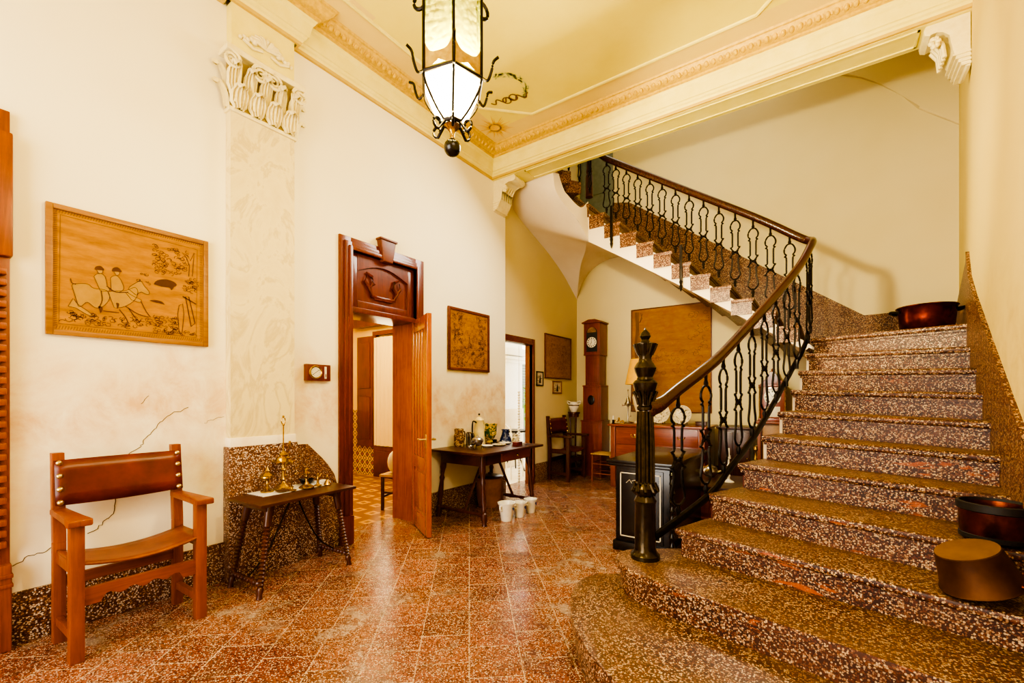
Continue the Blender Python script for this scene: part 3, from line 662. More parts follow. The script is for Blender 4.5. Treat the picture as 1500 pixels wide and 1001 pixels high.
# ================================================================ FURNITURE
def armchair(name, label, loc, rz, dark=False):
    """front faces local +x"""
    t = thing(name, label, 'armchair', loc, rz); W = M['walz'] if dark else M['oak']; Wy = M['walnut'] if dark else M['oaky']
    fx, rx, hy = .17, -.17, .275
    for y in (-hy, hy):
        b = B(); b.box(fx-.028, fx+.028, y-.028, y+.028, 0, .70, .004); b.out('leg', W, t)
        b = B(); b.box(rx-.026, rx+.026, y-.026, y+.026, 0, .55, .004)
        b.prism([(rx-.026, .55), (rx+.026, .55), (rx-.014, 1.04), (rx-.06, 1.04)], y-.026, y+.026, 'y', bev=.003); b.out('leg', W, t)
        b = B(); b.prism([(-.19, y-.032), (.12, y-.036), (.235, y-.05), (.25, y-.045), (.25, y+.045), (.235, y+.05), (.12, y+.036), (-.19, y+.032)], .70, .735, bev=.008); b.out('arm', W, t)
        b = B(); b.box(rx, fx, y-.015, y+.015, .10, .145, .003); b.out('side_stretcher', W, t); b = B(); b.box(rx, fx, y-.014, y+.014, .44, .50, .003); b.out('side_rail', W, t)
    b = B(); sc = [(-hy+.028, .365), (-hy+.028, .275)]
    n = 24
    for i in range(n+1):
        u = i/n; yy = (-hy+.028)+(2*hy-.056)*u; d = .0
        if .16 < u < .84: d = .03+.012*math.cos(u*PI*10)
        sc.append((yy, .277+d))
    sc.append((hy-.028, .365)); b.prism(sc, fx-.014, fx+.014, 'x'); b.out('front_rail', Wy, t)
    b = B(); b.box(rx-.012, rx+.012, -hy, hy, .30, .36, .003); b.out('back_rail', Wy, t)
    b = B(); rows = []
    for i in range(13):
        u = i/12; y = -hy-.012+(2*hy+.024)*u; z = .515-.045*math.sin(PI*u)**.8; r = []
        for k in range(7):
            v = k/6; x = rx+.02+(fx-rx+.005)*v; r.append((x, y, z-.008*math.sin(PI*v)*math.sin(PI*u)))
        rows.append(r)
    b.grid(rows); s = b.out('seat', M['leather'] if dark else M['leather2'], t, 1.5)
    md = s.modifiers.new('thick', 'SOLIDIFY'); md.thickness = .012
    b = B(); rows = []
    for i in range(13):
        u = i/12; y = -hy-.02+(2*hy+.04)*u; bow = -.02*math.sin(PI*u); r = []
        for k in range(5):
            v = k/4; z = .755+.245*v+(-.012*math.sin(PI*u) if v == 0 else 0); x = rx+.022-.036*v*.95+bow*1.2+.006; r.append((x, y, z))
        rows.append(r)
    b.grid(rows); bk = b.out('backrest', 'leather', t, 1.5); md = bk.modifiers.new('thick', 'SOLIDIFY'); md.thickness = .01
    for y in (-hy, hy):
        for k in range(4):
            v = (.06+.88*k/3); b = B().at(rx+.034-.036*v, y, .755+.245*v, 0, PI/2-.07, 0); b.lathe([(.016, -.003), (.015, .004), (.009, .011), (0, .014)], 10); b.out('stud', 'nail', bk)
    return t
armchair('armchair', 'orange oak armchair with red-brown leather back and sagging leather seat', (-3.283, .82, 0), math.radians(1.5))
armchair('armchair', 'dark wooden armchair in the far recess beside the clock stand', (-3.47, 6.49, 0), 0, True)

def bead_leg(b, p0, p1, r=.017, n=17):
    prof = [(r*.9, 0), (r*.7, .05), (r*1.05, .09), (r*.8, .12)]
    for i in range(n):
        t = .13+.62*i/n; s = .62/n; prof += [(r*.62, t), (r*1.12, t+s*.5), (r*.62, t+s*.97)]
    prof += [(r*1.15, .77), (r*1.2, .9), (r*1.25, 1)]
    b.turn(p0, p1, prof, 10)
T1Z = .635
t1 = thing('side_table', 'small dark table with splayed beaded legs beside the pilaster plinth', 'table', (-3.27, 1.77, 0), math.radians(4))
b = B(); b.box(-.21, .23, -.375, .385, T1Z-.022, T1Z, .005); b.out('table_top', 'walnut', t1)
b = B(); b.box(-.15, .15, -.30, -.24, T1Z-.07, T1Z-.022, .004); b.out('cleat', 'walnut', t1); b = B(); b.box(-.15, .15, .24, .30, T1Z-.07, T1Z-.022, .004); b.out('cleat', 'walnut', t1)
legs = {}
for sx in (-1, 1):
    for sy in (-1, 1):
        f = (sx*.185-.01, sy*.36, 0); a = (sx*.13, sy*.265, T1Z-.03); b = B(); bead_leg(b, f, a, .0225, 15); b.out('leg', 'walz', t1)
for sy in (-1, 1):
    b = B(); pr = [(.014, 0)]
    for i in range(9): t = i/9; pr += [(.012, t+.01), (.021, t+.055), (.012, t+.10)]
    b.turn((-.18, sy*.346, .095), (.165, sy*.346, .095), pr, 10); b.out('stretcher', 'walz', t1)
b = B()
for sy in (-1, 1): b.tube(spline([(0, sy*.345, .10), (.02*sy, sy*.20, .22), (-.01, sy*.12, .38), (0, sy*.03, .58)], 6), .006, 6)
b.out('iron_brace', 'iron', t1)

T2Z = .77
t2 = thing('work_table', 'dark turned-leg table with drawer under the crockery beside open door', 'table', (-3.22, 4.06, 0), 0)
b = B(); b.box(-.375, .40, -.585, .60, T2Z-.028, T2Z, .006); b.out('table_top', 'walnut', t2)
b = B()
for y in (-.47, .47): b.box(-.28, .29, y-.02, y+.02, T2Z-.15, T2Z-.028, .003)
for x in (-.28, .28): b.box(x-.015, x+.015, -.47, .47, T2Z-.15, T2Z-.028, .003)
b.out('apron', 'walnut', t2)
b = B(); b.box(.29, .312, -.14, .44, T2Z-.14, T2Z-.036, .004); dr = b.out('drawer', 'dresser', t2)
b = B(); b.ball((.325, .15, T2Z-.088), .016, 8); b.out('knob', 'brass', dr)
for sx in (-1, 1):
    for sy in (-1, 1):
        f = (sx*.335, sy*.47-.005, 0); a = (sx*.27, sy*.44, T2Z-.03)
        b = B(); b.turn(f, a, [(.03, 0), (.022, .04), (.035, .08), (.036, .17), (.022, .19), (.030, .22), (.022, .25), (.034, .34), (.022, .55), (.031, .6), (.02, .64), (.028, .72), (.036, .76), (.036, 1)], 12); b.out('leg', 'walz', t2)
for sy in (-1, 1):
    b = B(); b.turn((-.32, sy*.466, .11), (.32, sy*.466, .11), [(.022, 0), (.028, .1), (.016, .14), (.024, .25), (.016, .32), (.026, .5), (.016, .68), (.024, .75), (.016, .86), (.028, .9), (.022, 1)], 10); b.out('stretcher', 'walz', t2)
    b = B(); b.tube([(.04, sy*.455, .12), (.04, sy*.08, T2Z-.04)], .019, 8, flat=.6); b.out('diagonal_brace', 'walnut', t2)

# long-case clock in the corner
ck = thing('longcase_clock', 'tall mahogany longcase clock with white enamel dial in the corner', 'clock', (-3.245, 7.10, 0))
b = B(); b.box(-.205, .205, -.17, .17, 0, .10, .006); b.box(-.19, .19, -.155, .165, .10, .93, .004); b.box(-.2, .2, -.165, .17, .93, .95, .005)
b.box(-.165, .165, -.135, .16, .95, 1.53, .004); b.box(-.172, .172, -.145, .165, 1.53, 1.555, .005); b.box(-.13, .13, -.115, .155, 1.55, 2.07, .003); b.out('case', 'clockw', ck)
b = B(); b.box(-.155, .155, -.14, .16, 2.07, 2.09, .004); b.box(-.15, .15, -.135, .16, 2.09, 2.62, .003); b.box(-.18, .18, -.165, .165, 2.62, 2.645, .005)
b.prism([(-.17, 2.645), (.17, 2.645), (.06, 2.685), (-.06, 2.685)], -.155, .16, 'y'); hd = b.out('hood', 'clockw', ck)
b = B(); arch = [(-.10, 2.13), (.10, 2.13), (.10, 2.46)]+[(.10*math.cos(a), 2.46+.09*math.sin(a)) for a in [k*PI/8 for k in range(1, 8)]]+[(-.10, 2.46)]
b.prism(arch, -.140, -.134, 'y'); gl = b.out('dial_surround', 'black', hd)
b = B(); b.prism([(x*.85, z) for x, z in arch[2:]], -.144, -.139, 'y'); b.out('brass_crest', 'brass', hd)
b = B().at(0, -.146, 2.29, PI/2); b.lathe([(0, -.004), (.088, -.004), (.09, .001), (.086, .003), (0, .003)], 28); dl = b.out('dial', 'dial', hd)
b = B()
for k in range(12):
    a = PI*k/6; b.at(.068*math.sin(a), -.1505, 2.29+.068*math.cos(a), 0, a, 0); b.box(-.006, .006, -.0006, .0006, -.012, .012)
b.at(0, -.152, 2.29, 0, math.radians(210), 0); b.box(-.003, .003, -.001, .001, -.01, .045)
b.at(0, -.152, 2.29, 0, math.radians(0), 0); b.box(-.0022, .0022, -.001, .001, -.012, .066); b.out('numerals_and_hands', 'black', hd)
b = B(); b.box(-.125, .125, -.141, -.135, 1.0, 1.50, .003); dd = b.out('trunk_door', 'clockw', ck)
b = B().at(-.01, -.141, 1.30, PI/2); b.lathe([(0, .004), (.052, .004), (.06, .0), (.064, .006), (.056, .010)], 20, 1, 1.3); b.out('porthole', 'ebony', dd)
b = B(); b.box(-.1, .1, -.120, -.115, 1.60, 2.03, .004); b.out('neck_panel', 'clockw', ck)
b = B(); b.box(-.15, .15, -.161, -.155, .16, .88, .004); b.out('base_panel', 'clockw', ck)

# pedestal with the white pot, behind the far armchair
pd = thing('plant_stand', 'dark slender stand holding a white pot between armchair and clock', 'stand', (-3.57, 6.93, 0))
b = B(); b.lathe([(0, 1.06), (.105, 1.06), (.11, 1.075), (.105, 1.09), (0, 1.09)], 20); b.lathe([(.085, 1.0), (.09, 1.06)], 16); b.out('stand_top', 'walz', pd)
for k in range(3):
    a = PI/2+k*2*PI/3; c, s = math.cos(a), math.sin(a); b = B(); b.tube(spline([(.08*c, .08*s, 1.05), (.06*c, .06*s, .85), (.05*c, .05*s, .5), (.06*c, .06*s, .25), (.085*c, .085*s, .08), (.10*c, .10*s, .012)], 5), .013, 8); b.out('leg', 'walz', pd)
b = B(); b.lathe([(0, .30), (.07, .30), (.07, .32), (0, .32)], 16); b.out('lower_shelf', 'walz', pd)
p = thing('pot', 'round white glazed pot on the slender dark stand', 'pot', (-3.57, 6.93, 1.091))
b = B(); b.lathe([(0, 0), (.05, 0), (.065, .03), (.088, .08), (.092, .115), (.075, .15), (.062, .16), (.066, .175), (.058, .175), (.055, .155), (0, .15)], 22); b.out('body', 'white', p)
b = B(); b.lathe([(.0905, .105), (.0935, .115), (.0905, .125)], 22); b.out('painted_band', 'thread', p)
b = B()
for s in (-1, 1): b.tube(spline([(s*.085, 0, .13), (s*.12, 0, .15), (s*.12, 0, .19), (s*.065, 0, .17)], 4), .008, 6)
b.out('handle', 'white', p)

# dresser with lamp
ds = thing('chest_of_drawers', 'chestnut wood chest of drawers below the large plain tapestry', 'chest of drawers', (-1.93, 6.68, 0))
b = B(); b.box(-.69, .62, -.36, .36, .08, .915, .003); b.out('carcass', 'dresser', ds)
b = B(); b.box(-.735, .66, -.41, .38, .915, .945, .006); b.out('dresser_top', 'dresser', ds)
for sx in (-1, 1):
    for sy in (-1, 1): b = B(); b.box(sx*.625-.075, sx*.625+.005, sy*.34-.04, sy*.34+.04, 0, .14 if sy > 0 else .10, .006); b.out('foot', 'oak', ds)
    b = B(); b.box(sx*.63-.065, sx*.63+.005, -.385, -.355, .08, .915, .005); b.out('corner_post', 'oak', ds)
for k, (z0, z1) in enumerate(((.13, .37), (.39, .64), (.66, .90))):
    b = B(); b.box(-.61, .55, -.378, -.36, z0, z1, .006); o = b.out('drawer', 'dresser', ds)
    for x in (-.33, .33): b = B(); b.tube(spline([(x-.05, -.38, (z0+z1)/2+.02), (x-.04, -.40, (z0+z1)/2-.01), (x, -.405, (z0+z1)/2-.02), (x+.04, -.40, (z0+z1)/2-.01), (x+.05, -.38, (z0+z1)/2+.02)], 3), .005, 6); b.box(x-.012, x+.012, -.382, -.377, (z0+z1)/2-.03, (z0+z1)/2+.03, .003); b.out('drawer_pull', 'brass', o)
DT = .946
lp = thing('table_lamp', 'cream urn-shaped table lamp with yellow parchment shade on the chest', 'lamp', (-2.30, 6.62, DT))
b = B(); b.lathe([(0, 0), (.07, 0), (.075, .02), (.05, .035), (.04, .07), (.03, .10), (.035, .12), (.028, .14), (.05, .19), (.085, .30), (.10, .40), (.09, .46), (.045, .50), (.03, .53), (.035, .55), (.02, .57), (0, .58)], 20); b.out('lamp_base', 'alab', lp)
b = B(); b.lathe([(.208, .60), (.128, .985), (.125, .985), (.204, .60)], 28); b.out('lamp_shade', 'shade', lp)
b = B(); b.tube([(0, 0, .57), (0, 0, .95)], .006, 6); b.tube([(-.12, 0, .96), (.12, 0, .96)], .003, 4); b.out('stem', 'brass', lp)
sl = thing('oil_lamp', 'slim tarnished silver oil lamp left of the shaded lamp', 'oil lamp', (-2.49, 6.66, DT))
b = B(); b.lathe([(0, 0), (.075, 0), (.08, .012), (.06, .02), (.015, .03), (.009, .06), (.009, .24), (.014, .26), (.05, .275), (.055, .30), (.035, .33), (.03, .36), (.022, .38), (.012, .40), (.006, .42), (.005, .50), (.010, .51), (0, .53)], 16); b.out('stem', 'silver', sl)
b = B()
for k in range(4): a = k*PI/2+.4; b.tube([(.04*math.cos(a), .04*math.sin(a), .285), (.085*math.cos(a), .085*math.sin(a), .275), (.09*math.cos(a), .09*math.sin(a), .295)], [.018, .014, .008], 6)
b.out('wick_spout', 'silver', sl)
b = B(); b.tube([(.03, 0, .40), (.045, .01, .25), (.04, 0, .12)], .003, 5); b.ball((.04, 0, .11), .012, 6); b.out('snuffer_chain', 'silver', sl)
inkw = thing('desk_ornament', 'low bronze scrolled ornament on the chest beside the silver lamp', 'ornament', (-2.535, 6.40, DT))
b = B(); b.box(-.085, .085, -.035, .035, 0, .012, .004); b.tube(spline([(-.08, 0, .012), (-.06, 0, .05), (-.02, 0, .03), (0, 0, .07), (.02, 0, .03), (.06, 0, .05), (.08, 0, .012)], 4), .010, 6); b.ball((0, 0, .08), .016, 6); b.out('scroll', 'brass', inkw)
cs = thing('candle', 'short white candle in a dark cup on the chest corner', 'candle', (-2.61, 6.36, DT))
b = B(); b.lathe([(0, 0), (.02, 0), (.022, .01), (.012, .02), (.016, .06), (.012, .06), (0, .055)], 12); b.out('holder', 'iron', cs)
b = B(); b.lathe([(0, .05), (.010, .05), (.010, .12), (0, .122)], 10); b.out('wax', 'white', cs)
pl = thing('floral_plate', 'scalloped floral china plate propped up behind the newel post', 'plate', (-1.98, 6.62, DT), 0, None)
def upright_plate(t, r, mat, sc=0, rim='white'):
    b = B().at(0, 0, r+.012, PI/2-.22)
    n = 40; rings = []
    for rr, z in ((0, .0), (r*.55, .0), (r*.68, -.016), (r*.92, -.026), (r, -.03), (r*.98, -.034), (r*.6, -.008), (0, -.008)):
        rings.append([b.v((rr*(1+sc*math.cos(8*2*PI*i/n))*math.cos(2*PI*i/n), rr*(1+sc*math.cos(8*2*PI*i/n))*math.sin(2*PI*i/n), -z)) for i in range(n)] if rr else [b.v((0, 0, -z))])
    for a, c in zip(rings, rings[1:]):
        for i in range(n):
            j = (i+1) % n
            if len(a) == 1: b.f([a[0], c[i], c[j]])
            elif len(c) == 1: b.f([a[i], a[j], c[0]])
            else: b.f([a[i], a[j], c[j], c[i]])
    b.out('dish', mat, t)
    b = B().at(0, -.012-0*r, r+.012, PI/2-.22); b.lathe([(r*.955, .0265), (r*.985, .031), (r*1.0, .0335), (r*.96, .030)], 40); 
    b.out('rim', rim, t)
    b = B(); b.tube([(-.05, -.05, .012), (-.05, .06, .008), (-.04, .05, r*1.2)], .006, 6); b.tube([(.05, -.05, .012), (.05, .06, .008), (.04, .05, r*1.2)], .006, 6); b.tube([(-.05, -.05, .012), (-.05, -.055, .035)], .006, 6); b.tube([(.05, -.05, .012), (.05, -.055, .035)], .006, 6); b.tube([(-.045, .05, .06), (.045, .05, .06)], .005, 6)
    b.out('plate_easel', 'walz', t)
upright_plate(pl, .15, 'flower', .05)
pl2 = thing('round_plate', 'round painted plate with white rim standing right of the floral plate', 'plate', (-1.66, 6.60, DT))
upright_plate(pl2, .135, 'flower', 0)
bx = thing('trinket_box', 'small dark wooden box at the right end of the chest', 'box', (-1.40, 6.6, DT)); b = B(); b.box(-.07, .07, -.05, .05, 0, .045, .004); b.out('box_body', 'walz', bx); b = B(); b.box(-.074, .074, -.054, .054, .045, .06, .005); b.out('lid', 'walz', bx)

# rush stool
rs = thing('rush_stool', 'low ladder-sided stool with rush seat before the clock', 'stool', (-2.87, 6.68, 0))
for sx in (-1, 1):
    for sy in (-1, 1): b = B(); b.turn((sx*.165, sy*.16, 0), (sx*.16, sy*.155, .455), [(.015, 0), (.017, .3), (.017, 1)], 8); b.out('leg', 'oak', rs)
for z in (.13, .28):
    for q in (-1, 1):
        b = B(); b.tube([(-.165, q*.158, z), (.165, q*.158, z)], .010, 6); b.out('rung', 'oak', rs)
        b = B(); b.tube([(q*.163, -.16, z+.03), (q*.163, .16, z+.03)], .010, 6); b.out('rung', 'oak', rs)

b = B(); 
for k in range(5):
    w = .185*(1-k/5); b.box(-w, w, -w*.97, w*.97, .43-.001*k, .45+.004*k, .008)
b.out('seat', 'rush', rs)

# black cabinet behind the newel
cb = thing('black_cabinet', 'low ebonised cabinet with pale inlay lines beside the newel post', 'cabinet', (-1.26, 4.28, 0))
b = B(); b.box(-.27, .25, -.56, .62, .0, .08, .004); b.box(-.25, .22, -.54, .6, .08, .74, .004); b.out('carcass', 'ebony', cb)
b = B(); b.box(-.30, .26, -.59, .64, .745, .77, .006); b.box(-.315, .275, -.605, .65, .77, .80, .008); b.out('cabinet_top', 'ebony', cb)
b = B(); b.box(-.225, .17, -.552, -.538, .10, .72, .004); cd = b.out('door', 'ebony', cb)
b = B()
for x0, x1, z0, z1 in ((-.205, -.195, .13, .69), (.14, .15, .13, .69), (-.205, .15, .13, .138), (-.205, .15, .682, .69)): b.box(x0, x1, -.556, -.55, z0, z1)
for k in range(5): b.tube([(-.15+.05*k, -.553, .60+.02*(k % 2)), (-.12+.05*k, -.553, .63), (-.10+.05*k, -.553, .60)], .003, 4)
b.out('inlay', 'inlay', cd)
b = B(); pr = [(.02, 0)]
for i in range(9): t = i/9; pr += [(.012, t+.01), (.026, t+.055), (.012, t+.10)]
b.turn((.245, -.56, .08), (.245, -.56, .745), pr, 10); b.out('beaded_column', 'ebony', cb)
b = B(); b.tube([(-.03, -.56, .40), (-.03, -.575, .38), (-.03, -.56, .36)], .006, 6); b.out('key', 'brass', cd)

# low chest with copper jug and candlesticks under the stair
lc = thing('low_chest', 'long low reddish chest under the stairs behind the railing', 'chest', (-1.02, 5.45, 0))
b = B(); b.box(-.30, .50, -.38, .42, .05, .36, .004); b.box(-.33, .52, -.42, .45, 0, .06, .006); b.out('carcass', 'dresser', lc)
b = B(); b.box(-.34, .54, -.44, .46, .36, .40, .006); b.out('lid', 'walnut', lc)
for x in (-.15, .30): b = B(); b.box(x-.17, x+.17, -.392, -.378, .10, .33, .006); b.out('panel', 'dresser', lc)
jg = thing('copper_jug', 'round amber copper jug with two handles seen through the railing', 'jug', (-1.20, 5.16, .40))
b = B(); b.lathe([(0, 0), (.07, 0), (.075, .012), (.06, .025), (.10, .07), (.125, .13), (.12, .19), (.085, .24), (.05, .27), (.045, .30), (.06, .33), (.064, .34), (.054, .335), (.04, .30), (0, .27)], 24); b.out('body', 'amber', jg)
for s in (-1, 1): b = B(); b.tube(spline([(s*.05, 0, .31), (s*.11, 0, .33), (s*.14, 0, .27), (s*.11, 0, .20)], 5), .010, 8); b.out('handle', 'copper', jg)
sb = thing('sideboard', 'dark sideboard against the back wall below the stair vault', 'sideboard', (-1.02, 7.02, 0))
b = B(); b.box(-.20, .20, -.22, .25, .06, .90, .004); b.box(-.21, .21, -.24, .26, 0, .06, .004); b.out('carcass', 'walz', sb)
b = B(); b.box(-.22, .22, -.26, .265, .90, .935, .006); b.out('board_top', 'walnut', sb)
for x in (-.1, .1): b = B(); b.box(x-.09, x+.09, -.236, -.218, .12, .86, .006); o = b.out('door', 'walz', sb); b = B(); b.ball((x+.07, -.245, .5), .014, 6); b.out('knob', 'brass', o)
def candlestick(name, label, loc, h, mat, wax=None):
    t = thing(name, label, 'candlestick', loc); k = h
    b = B(); b.lathe([(0, 0), (.055, 0), (.058, .008), (.045, .018), (.02, .03), (.012, .05), (.02, .25*k), (.012, .3*k), (.01, .55*k), (.022, .62*k), (.011, .68*k), (.010, .85*k), (.025, .9*k), (.018, .93*k), (.02, k), (.012, k), (0, .95*k)], 16); b.out('stem', mat, t)
    if wax: b = B(); b.lathe([(0, .95*k), (.012, .95*k), (.011, k+wax), (0, k+wax+.003)], 10); b.out('wax', 'white', t)
    return t
candlestick('candlestick', 'tall brass candlestick nearest the stair steps behind the railing', (-.62, 5.62, .40), .40, 'brass')
candlestick('candlestick', 'white candlestick standing on the low chest under the stairs', (-.86, 5.40, .40), .30, 'white', .08)
tb = thing('silver_teapot', 'small silver teapot on the low chest behind the balusters', 'teapot', (-1.10, 5.64, .40))
b = B(); b.lathe([(0, 0), (.05, 0), (.05, .01), (.08, .04), (.09, .08), (.07, .12), (.04, .135), (.02, .15), (.012, .17), (0, .175)], 18); b.out('body', 'silver', tb)
b = B(); b.tube(spline([(.08, 0, .06), (.13, 0, .09), (.15, 0, .14)], 4), [.018-.0012*i for i in range(9)], 8); b.out('spout', 'silver', tb)
b = B(); b.tube(spline([(-.07, 0, .11), (-.13, 0, .12), (-.13, 0, .06), (-.08, 0, .04)], 4), .007, 6); b.out('handle', 'silver', tb)
# bracket clock on its pedestal
bp = thing('clock_pedestal', 'slender oak pedestal of square posts under the bracket clock', 'pedestal', (-.56, 6.98, 0))
b = B(); b.box(-.20, .20, -.17, .17, 0, .07, .006); b.out('base', 'oak', bp)
for sx in (-1, 1):
    for sy in (-1, 1): b = B(); b.box(sx*.155-.02, sx*.155+.02, sy*.12-.02, sy*.12+.02, .07, .99, .004); b.out('post', 'oak', bp)
b = B(); b.box(-.12, .12, -.09, .12, .07, .99, .004); b.out('core', 'honey', bp)
b = B(); b.box(-.21, .21, -.18, .18, .99, 1.02, .006); b.out('pedestal_top', 'oak', bp)
bc = thing('bracket_clock', 'ornate reddish bracket clock with pale dial seen through the railing', 'clock', (-.56, 6.98, 1.021))
b = B(); b.box(-.17, .17, -.13, .13, 0, .04, .006); b.box(-.145, .145, -.11, .11, .04, .47, .004); b.box(-.165, .165, -.13, .13, .47, .50, .006)
b.prism([(-.15, .50), (.15, .50), (.10, .56), (.05, .60), (.03, .68), (-.03, .68), (-.05, .60), (-.10, .56)], -.10, .10, 'y', bev=.006); b.ball((0, 0, .70), .025, 8); b.out('case', 'clockw', bc)
b = B().at(0, -.115, .33, PI/2); b.lathe([(0, 0), (.095, 0), (.1, .006), (.09, .010), (0, .010)], 28); dl = b.out('dial', 'dial', bc)
b = B(); 
for k in range(12): a = PI*k/6; b.at(.075*math.sin(a), -.1265, .33+.075*math.cos(a), 0, a, 0); b.box(-.006, .006, -.001, .001, -.012, .012)
b.at(0, -.1275, .33, 0, 1.0, 0); b.box(-.003, .003, -.001, .001, 0, .05); b.at(0, -.1275, .33, 0, -.5, 0); b.box(-.002, .002, -.001, .001, 0, .07); b.out('hands', 'black', dl)
b = B(); b.box(-.09, .09, -.116, -.108, .06, .20, .004); b.out('pendulum_window', 'inlay', bc)
for s in (-1, 1): b = B(); b.turn((s*.15, -.115, .04), (s*.15, -.115, .47), [(.016, 0), (.010, .1), (.012, .5), (.010, .9), (.016, 1)], 8); b.out('column', 'brass', bc)

# ================================================================ WALL ART
def tapestry(name, label, plane, h, a0, a1, z0, z1, frame, fmat, cmat, fw=.025, border=None, slant=None):
    """h: plane coordinate of the wall; plane 'x' (y,z) faces +x, plane 'y' (x,z) faces -y"""
    t = thing(name, label, 'picture'); s = 1 if plane == 'x' else -1
    def bx(b, p0, p1, q0, q1, d0, d1, bev=0):
        lo, hi = sorted((h+s*d0, h+s*d1))
        if plane == 'x': b.box(lo, hi, p0, p1, q0, q1, bev)
        else: b.box(p0, p1, lo, hi, q0, q1, bev)
    if frame:
        b = B()
        bx(b, a0, a0+fw, z0, z1, .002, .028, .004); bx(b, a1-fw, a1, z0, z1, .002, .028, .004); bx(b, a0+fw, a1-fw, z0, z0+fw, .002, .028, .004); bx(b, a0+fw, a1-fw, z1-fw, z1, .002, .028, .004)
        b.out('frame', fmat, t)
    b = B(); bx(b, a0+fw*.9, a1-fw*.9, z0+fw*.9, z1-fw*.9, .003, .015); t['_'] = 0; del t['_']
    o = b.out('woven_panel', cmat, t); return t, o
def squig(b, rnd, a0, a1, z0, z1, plane, h, n, r=.02, w=.003):
    for i in range(n):
        c = (rnd.uniform(a0, a1), rnd.uniform(z0, z1)); k = rnd.randint(4, 7); s = rnd.uniform(.5, 1)*r; ph = rnd.uniform(0, 6.3); e = rnd.uniform(2.5, 6)
        b.stroke([(c[0]+s*math.cos(ph+e*j/k), c[1]+s*math.sin(ph+e*j/k)*.8) for j in range(k+1)], w, plane, h)
t, pn = tapestry('hunting_tapestry', 'large framed golden tapestry of galloping riders and boar above the armchair', 'x', XL, .508, 1.312, 1.708, 2.457, True, 'honey', 'tap', .03)
H = XL+.0165; rnd = random.Random(11)
SH = {'h1body': [(.616, 2.0), (.633, 2.017), (.683, 2.025), (.711, 2.005), (.768, 2.003), (.782, 1.957), (.753, 1.904), (.718, 1.889), (.683, 1.916), (.66, 1.893), (.643, 1.886), (.62, 1.927)],
'h1leg': [(.62, 1.927), (.643, 1.895), (.683, 1.864), (.708, 1.84), (.701, 1.834), (.67, 1.848), (.63, 1.874), (.6, 1.878), (.61, 1.896)],
'h2body': [(.775, 1.994), (.857, 2.02), (.903, 2.049), (.919, 2.022), (.903, 1.969), (.857, 1.922), (.804, 1.903), (.768, 1.926)],
'h2head': [(.872, 2.033), (.911, 2.081), (.935, 2.096), (.951, 2.069), (.975, 2.038), (.975, 2.018), (.955, 2.019), (.935, 2.026), (.911, 2.001), (.903, 1.969)],
'h1head': [(.857, 2.01), (.903, 1.989), (.935, 1.975), (.927, 1.959), (.887, 1.967), (.857, 1.971)],
'r1': [(.711, 2.076), (.736, 2.101), (.761, 2.087), (.771, 2.032), (.782, 2.005), (.739, 1.997), (.715, 2.034)],
'r2': [(.786, 2.083), (.812, 2.104), (.834, 2.084), (.849, 2.033), (.827, 2.004), (.79, 2.007), (.782, 2.034)],
'hd1': [(.722, 2.121), (.736, 2.134), (.75, 2.125), (.748, 2.105), (.732, 2.098), (.723, 2.105)], 'hd2': [(.801, 2.129), (.813, 2.143), (.828, 2.134), (.827, 2.114), (.812, 2.106), (.801, 2.114)]}
DK = [[(.715, 2.117), (.718, 2.136), (.739, 2.147), (.755, 2.134), (.755, 2.122), (.736, 2.124)], [(.794, 2.126), (.797, 2.146), (.818, 2.158), (.837, 2.142), (.836, 2.131), (.815, 2.136)], [(.729, 1.9), (.75, 1.894), (.739, 1.859), (.715, 1.865)], [(.812, 1.934), (.827, 1.931), (.819, 1.898), (.804, 1.903)],
[(1.001, 2.09), (1.02, 2.12), (1.067, 2.137), (1.11, 2.129), (1.126, 2.111), (1.11, 2.092), (1.097, 2.07), (1.084, 2.084), (1.041, 2.083), (1.02, 2.084)], [(.979, 1.978), (1.008, 1.988), (1.041, 1.984), (1.06, 1.967), (1.041, 1.969), (1.016, 1.971), (.991, 1.96)]]
ST = [[(.633, 2.013), (.615, 2.018), (.61, 2.042)], [(.857, 1.922), (.919, 1.882), (.975, 1.87)], [(.827, 1.897), (.857, 1.853), (.872, 1.816)], [(.872, 1.914), (.903, 1.86), (.927, 1.833)], [(.935, 1.965), (.959, 1.909), (.983, 1.872)], [(.753, 1.876), (.827, 1.876)], [(.768, 2.031), (.812, 2.002), (.872, 2.013)], [(.743, 1.998), (.748, 1.941), (.734, 1.891)]]
def cs(p): q = [V(*a, 0) for a in p]; r = spline(q[-2:]+q+q[:2], 4); return [(a.x, a.y) for a in r[8:-8]][:-4]
SH = {k: cs(p) for k, p in SH.items()}; DK = [cs(p) for p in DK]
b = B()
for i, p in enumerate(SH.values()): b.poly(p, 'x', H+.00008*i)
b.out('pale_figures', 'threadl', pn)
b = B()
for i, p in enumerate(DK): b.poly(p, 'x', H+.0013+.00005*i)
for p in SH.values(): b.stroke(p, .0026, 'x', H+.0012, True)
for p in ST: b.stroke(spline([V(*q, 0) for q in p], 3) and [(q.x, q.y) for q in spline([V(*q, 0) for q in p], 3)], .005, 'x', H+.0014)
trunk = [(1.196, 2.185), (1.2, 2.262), (1.182, 2.311), (1.155, 2.342), (1.191, 2.324), (1.205, 2.295), (1.228, 2.356), (1.224, 2.3), (1.217, 2.19)]; b.stroke(trunk, .004, 'x', H+.0008)
post = [(1.177, 2.041), (1.196, 2.044), (1.233, 1.865), (1.21, 1.84)]; b.stroke(post, .006, 'x', H+.0008, True); b.stroke([(1.14, 1.975), (1.16, 1.99), (1.168, 1.92), (1.157, 1.79), (1.14, 1.79), (1.132, 1.915)], .004, 'x', H+.0008, True); b.stroke([(1.16, 2.04), (1.24, 2.0)], .008, 'x', H+.0008)
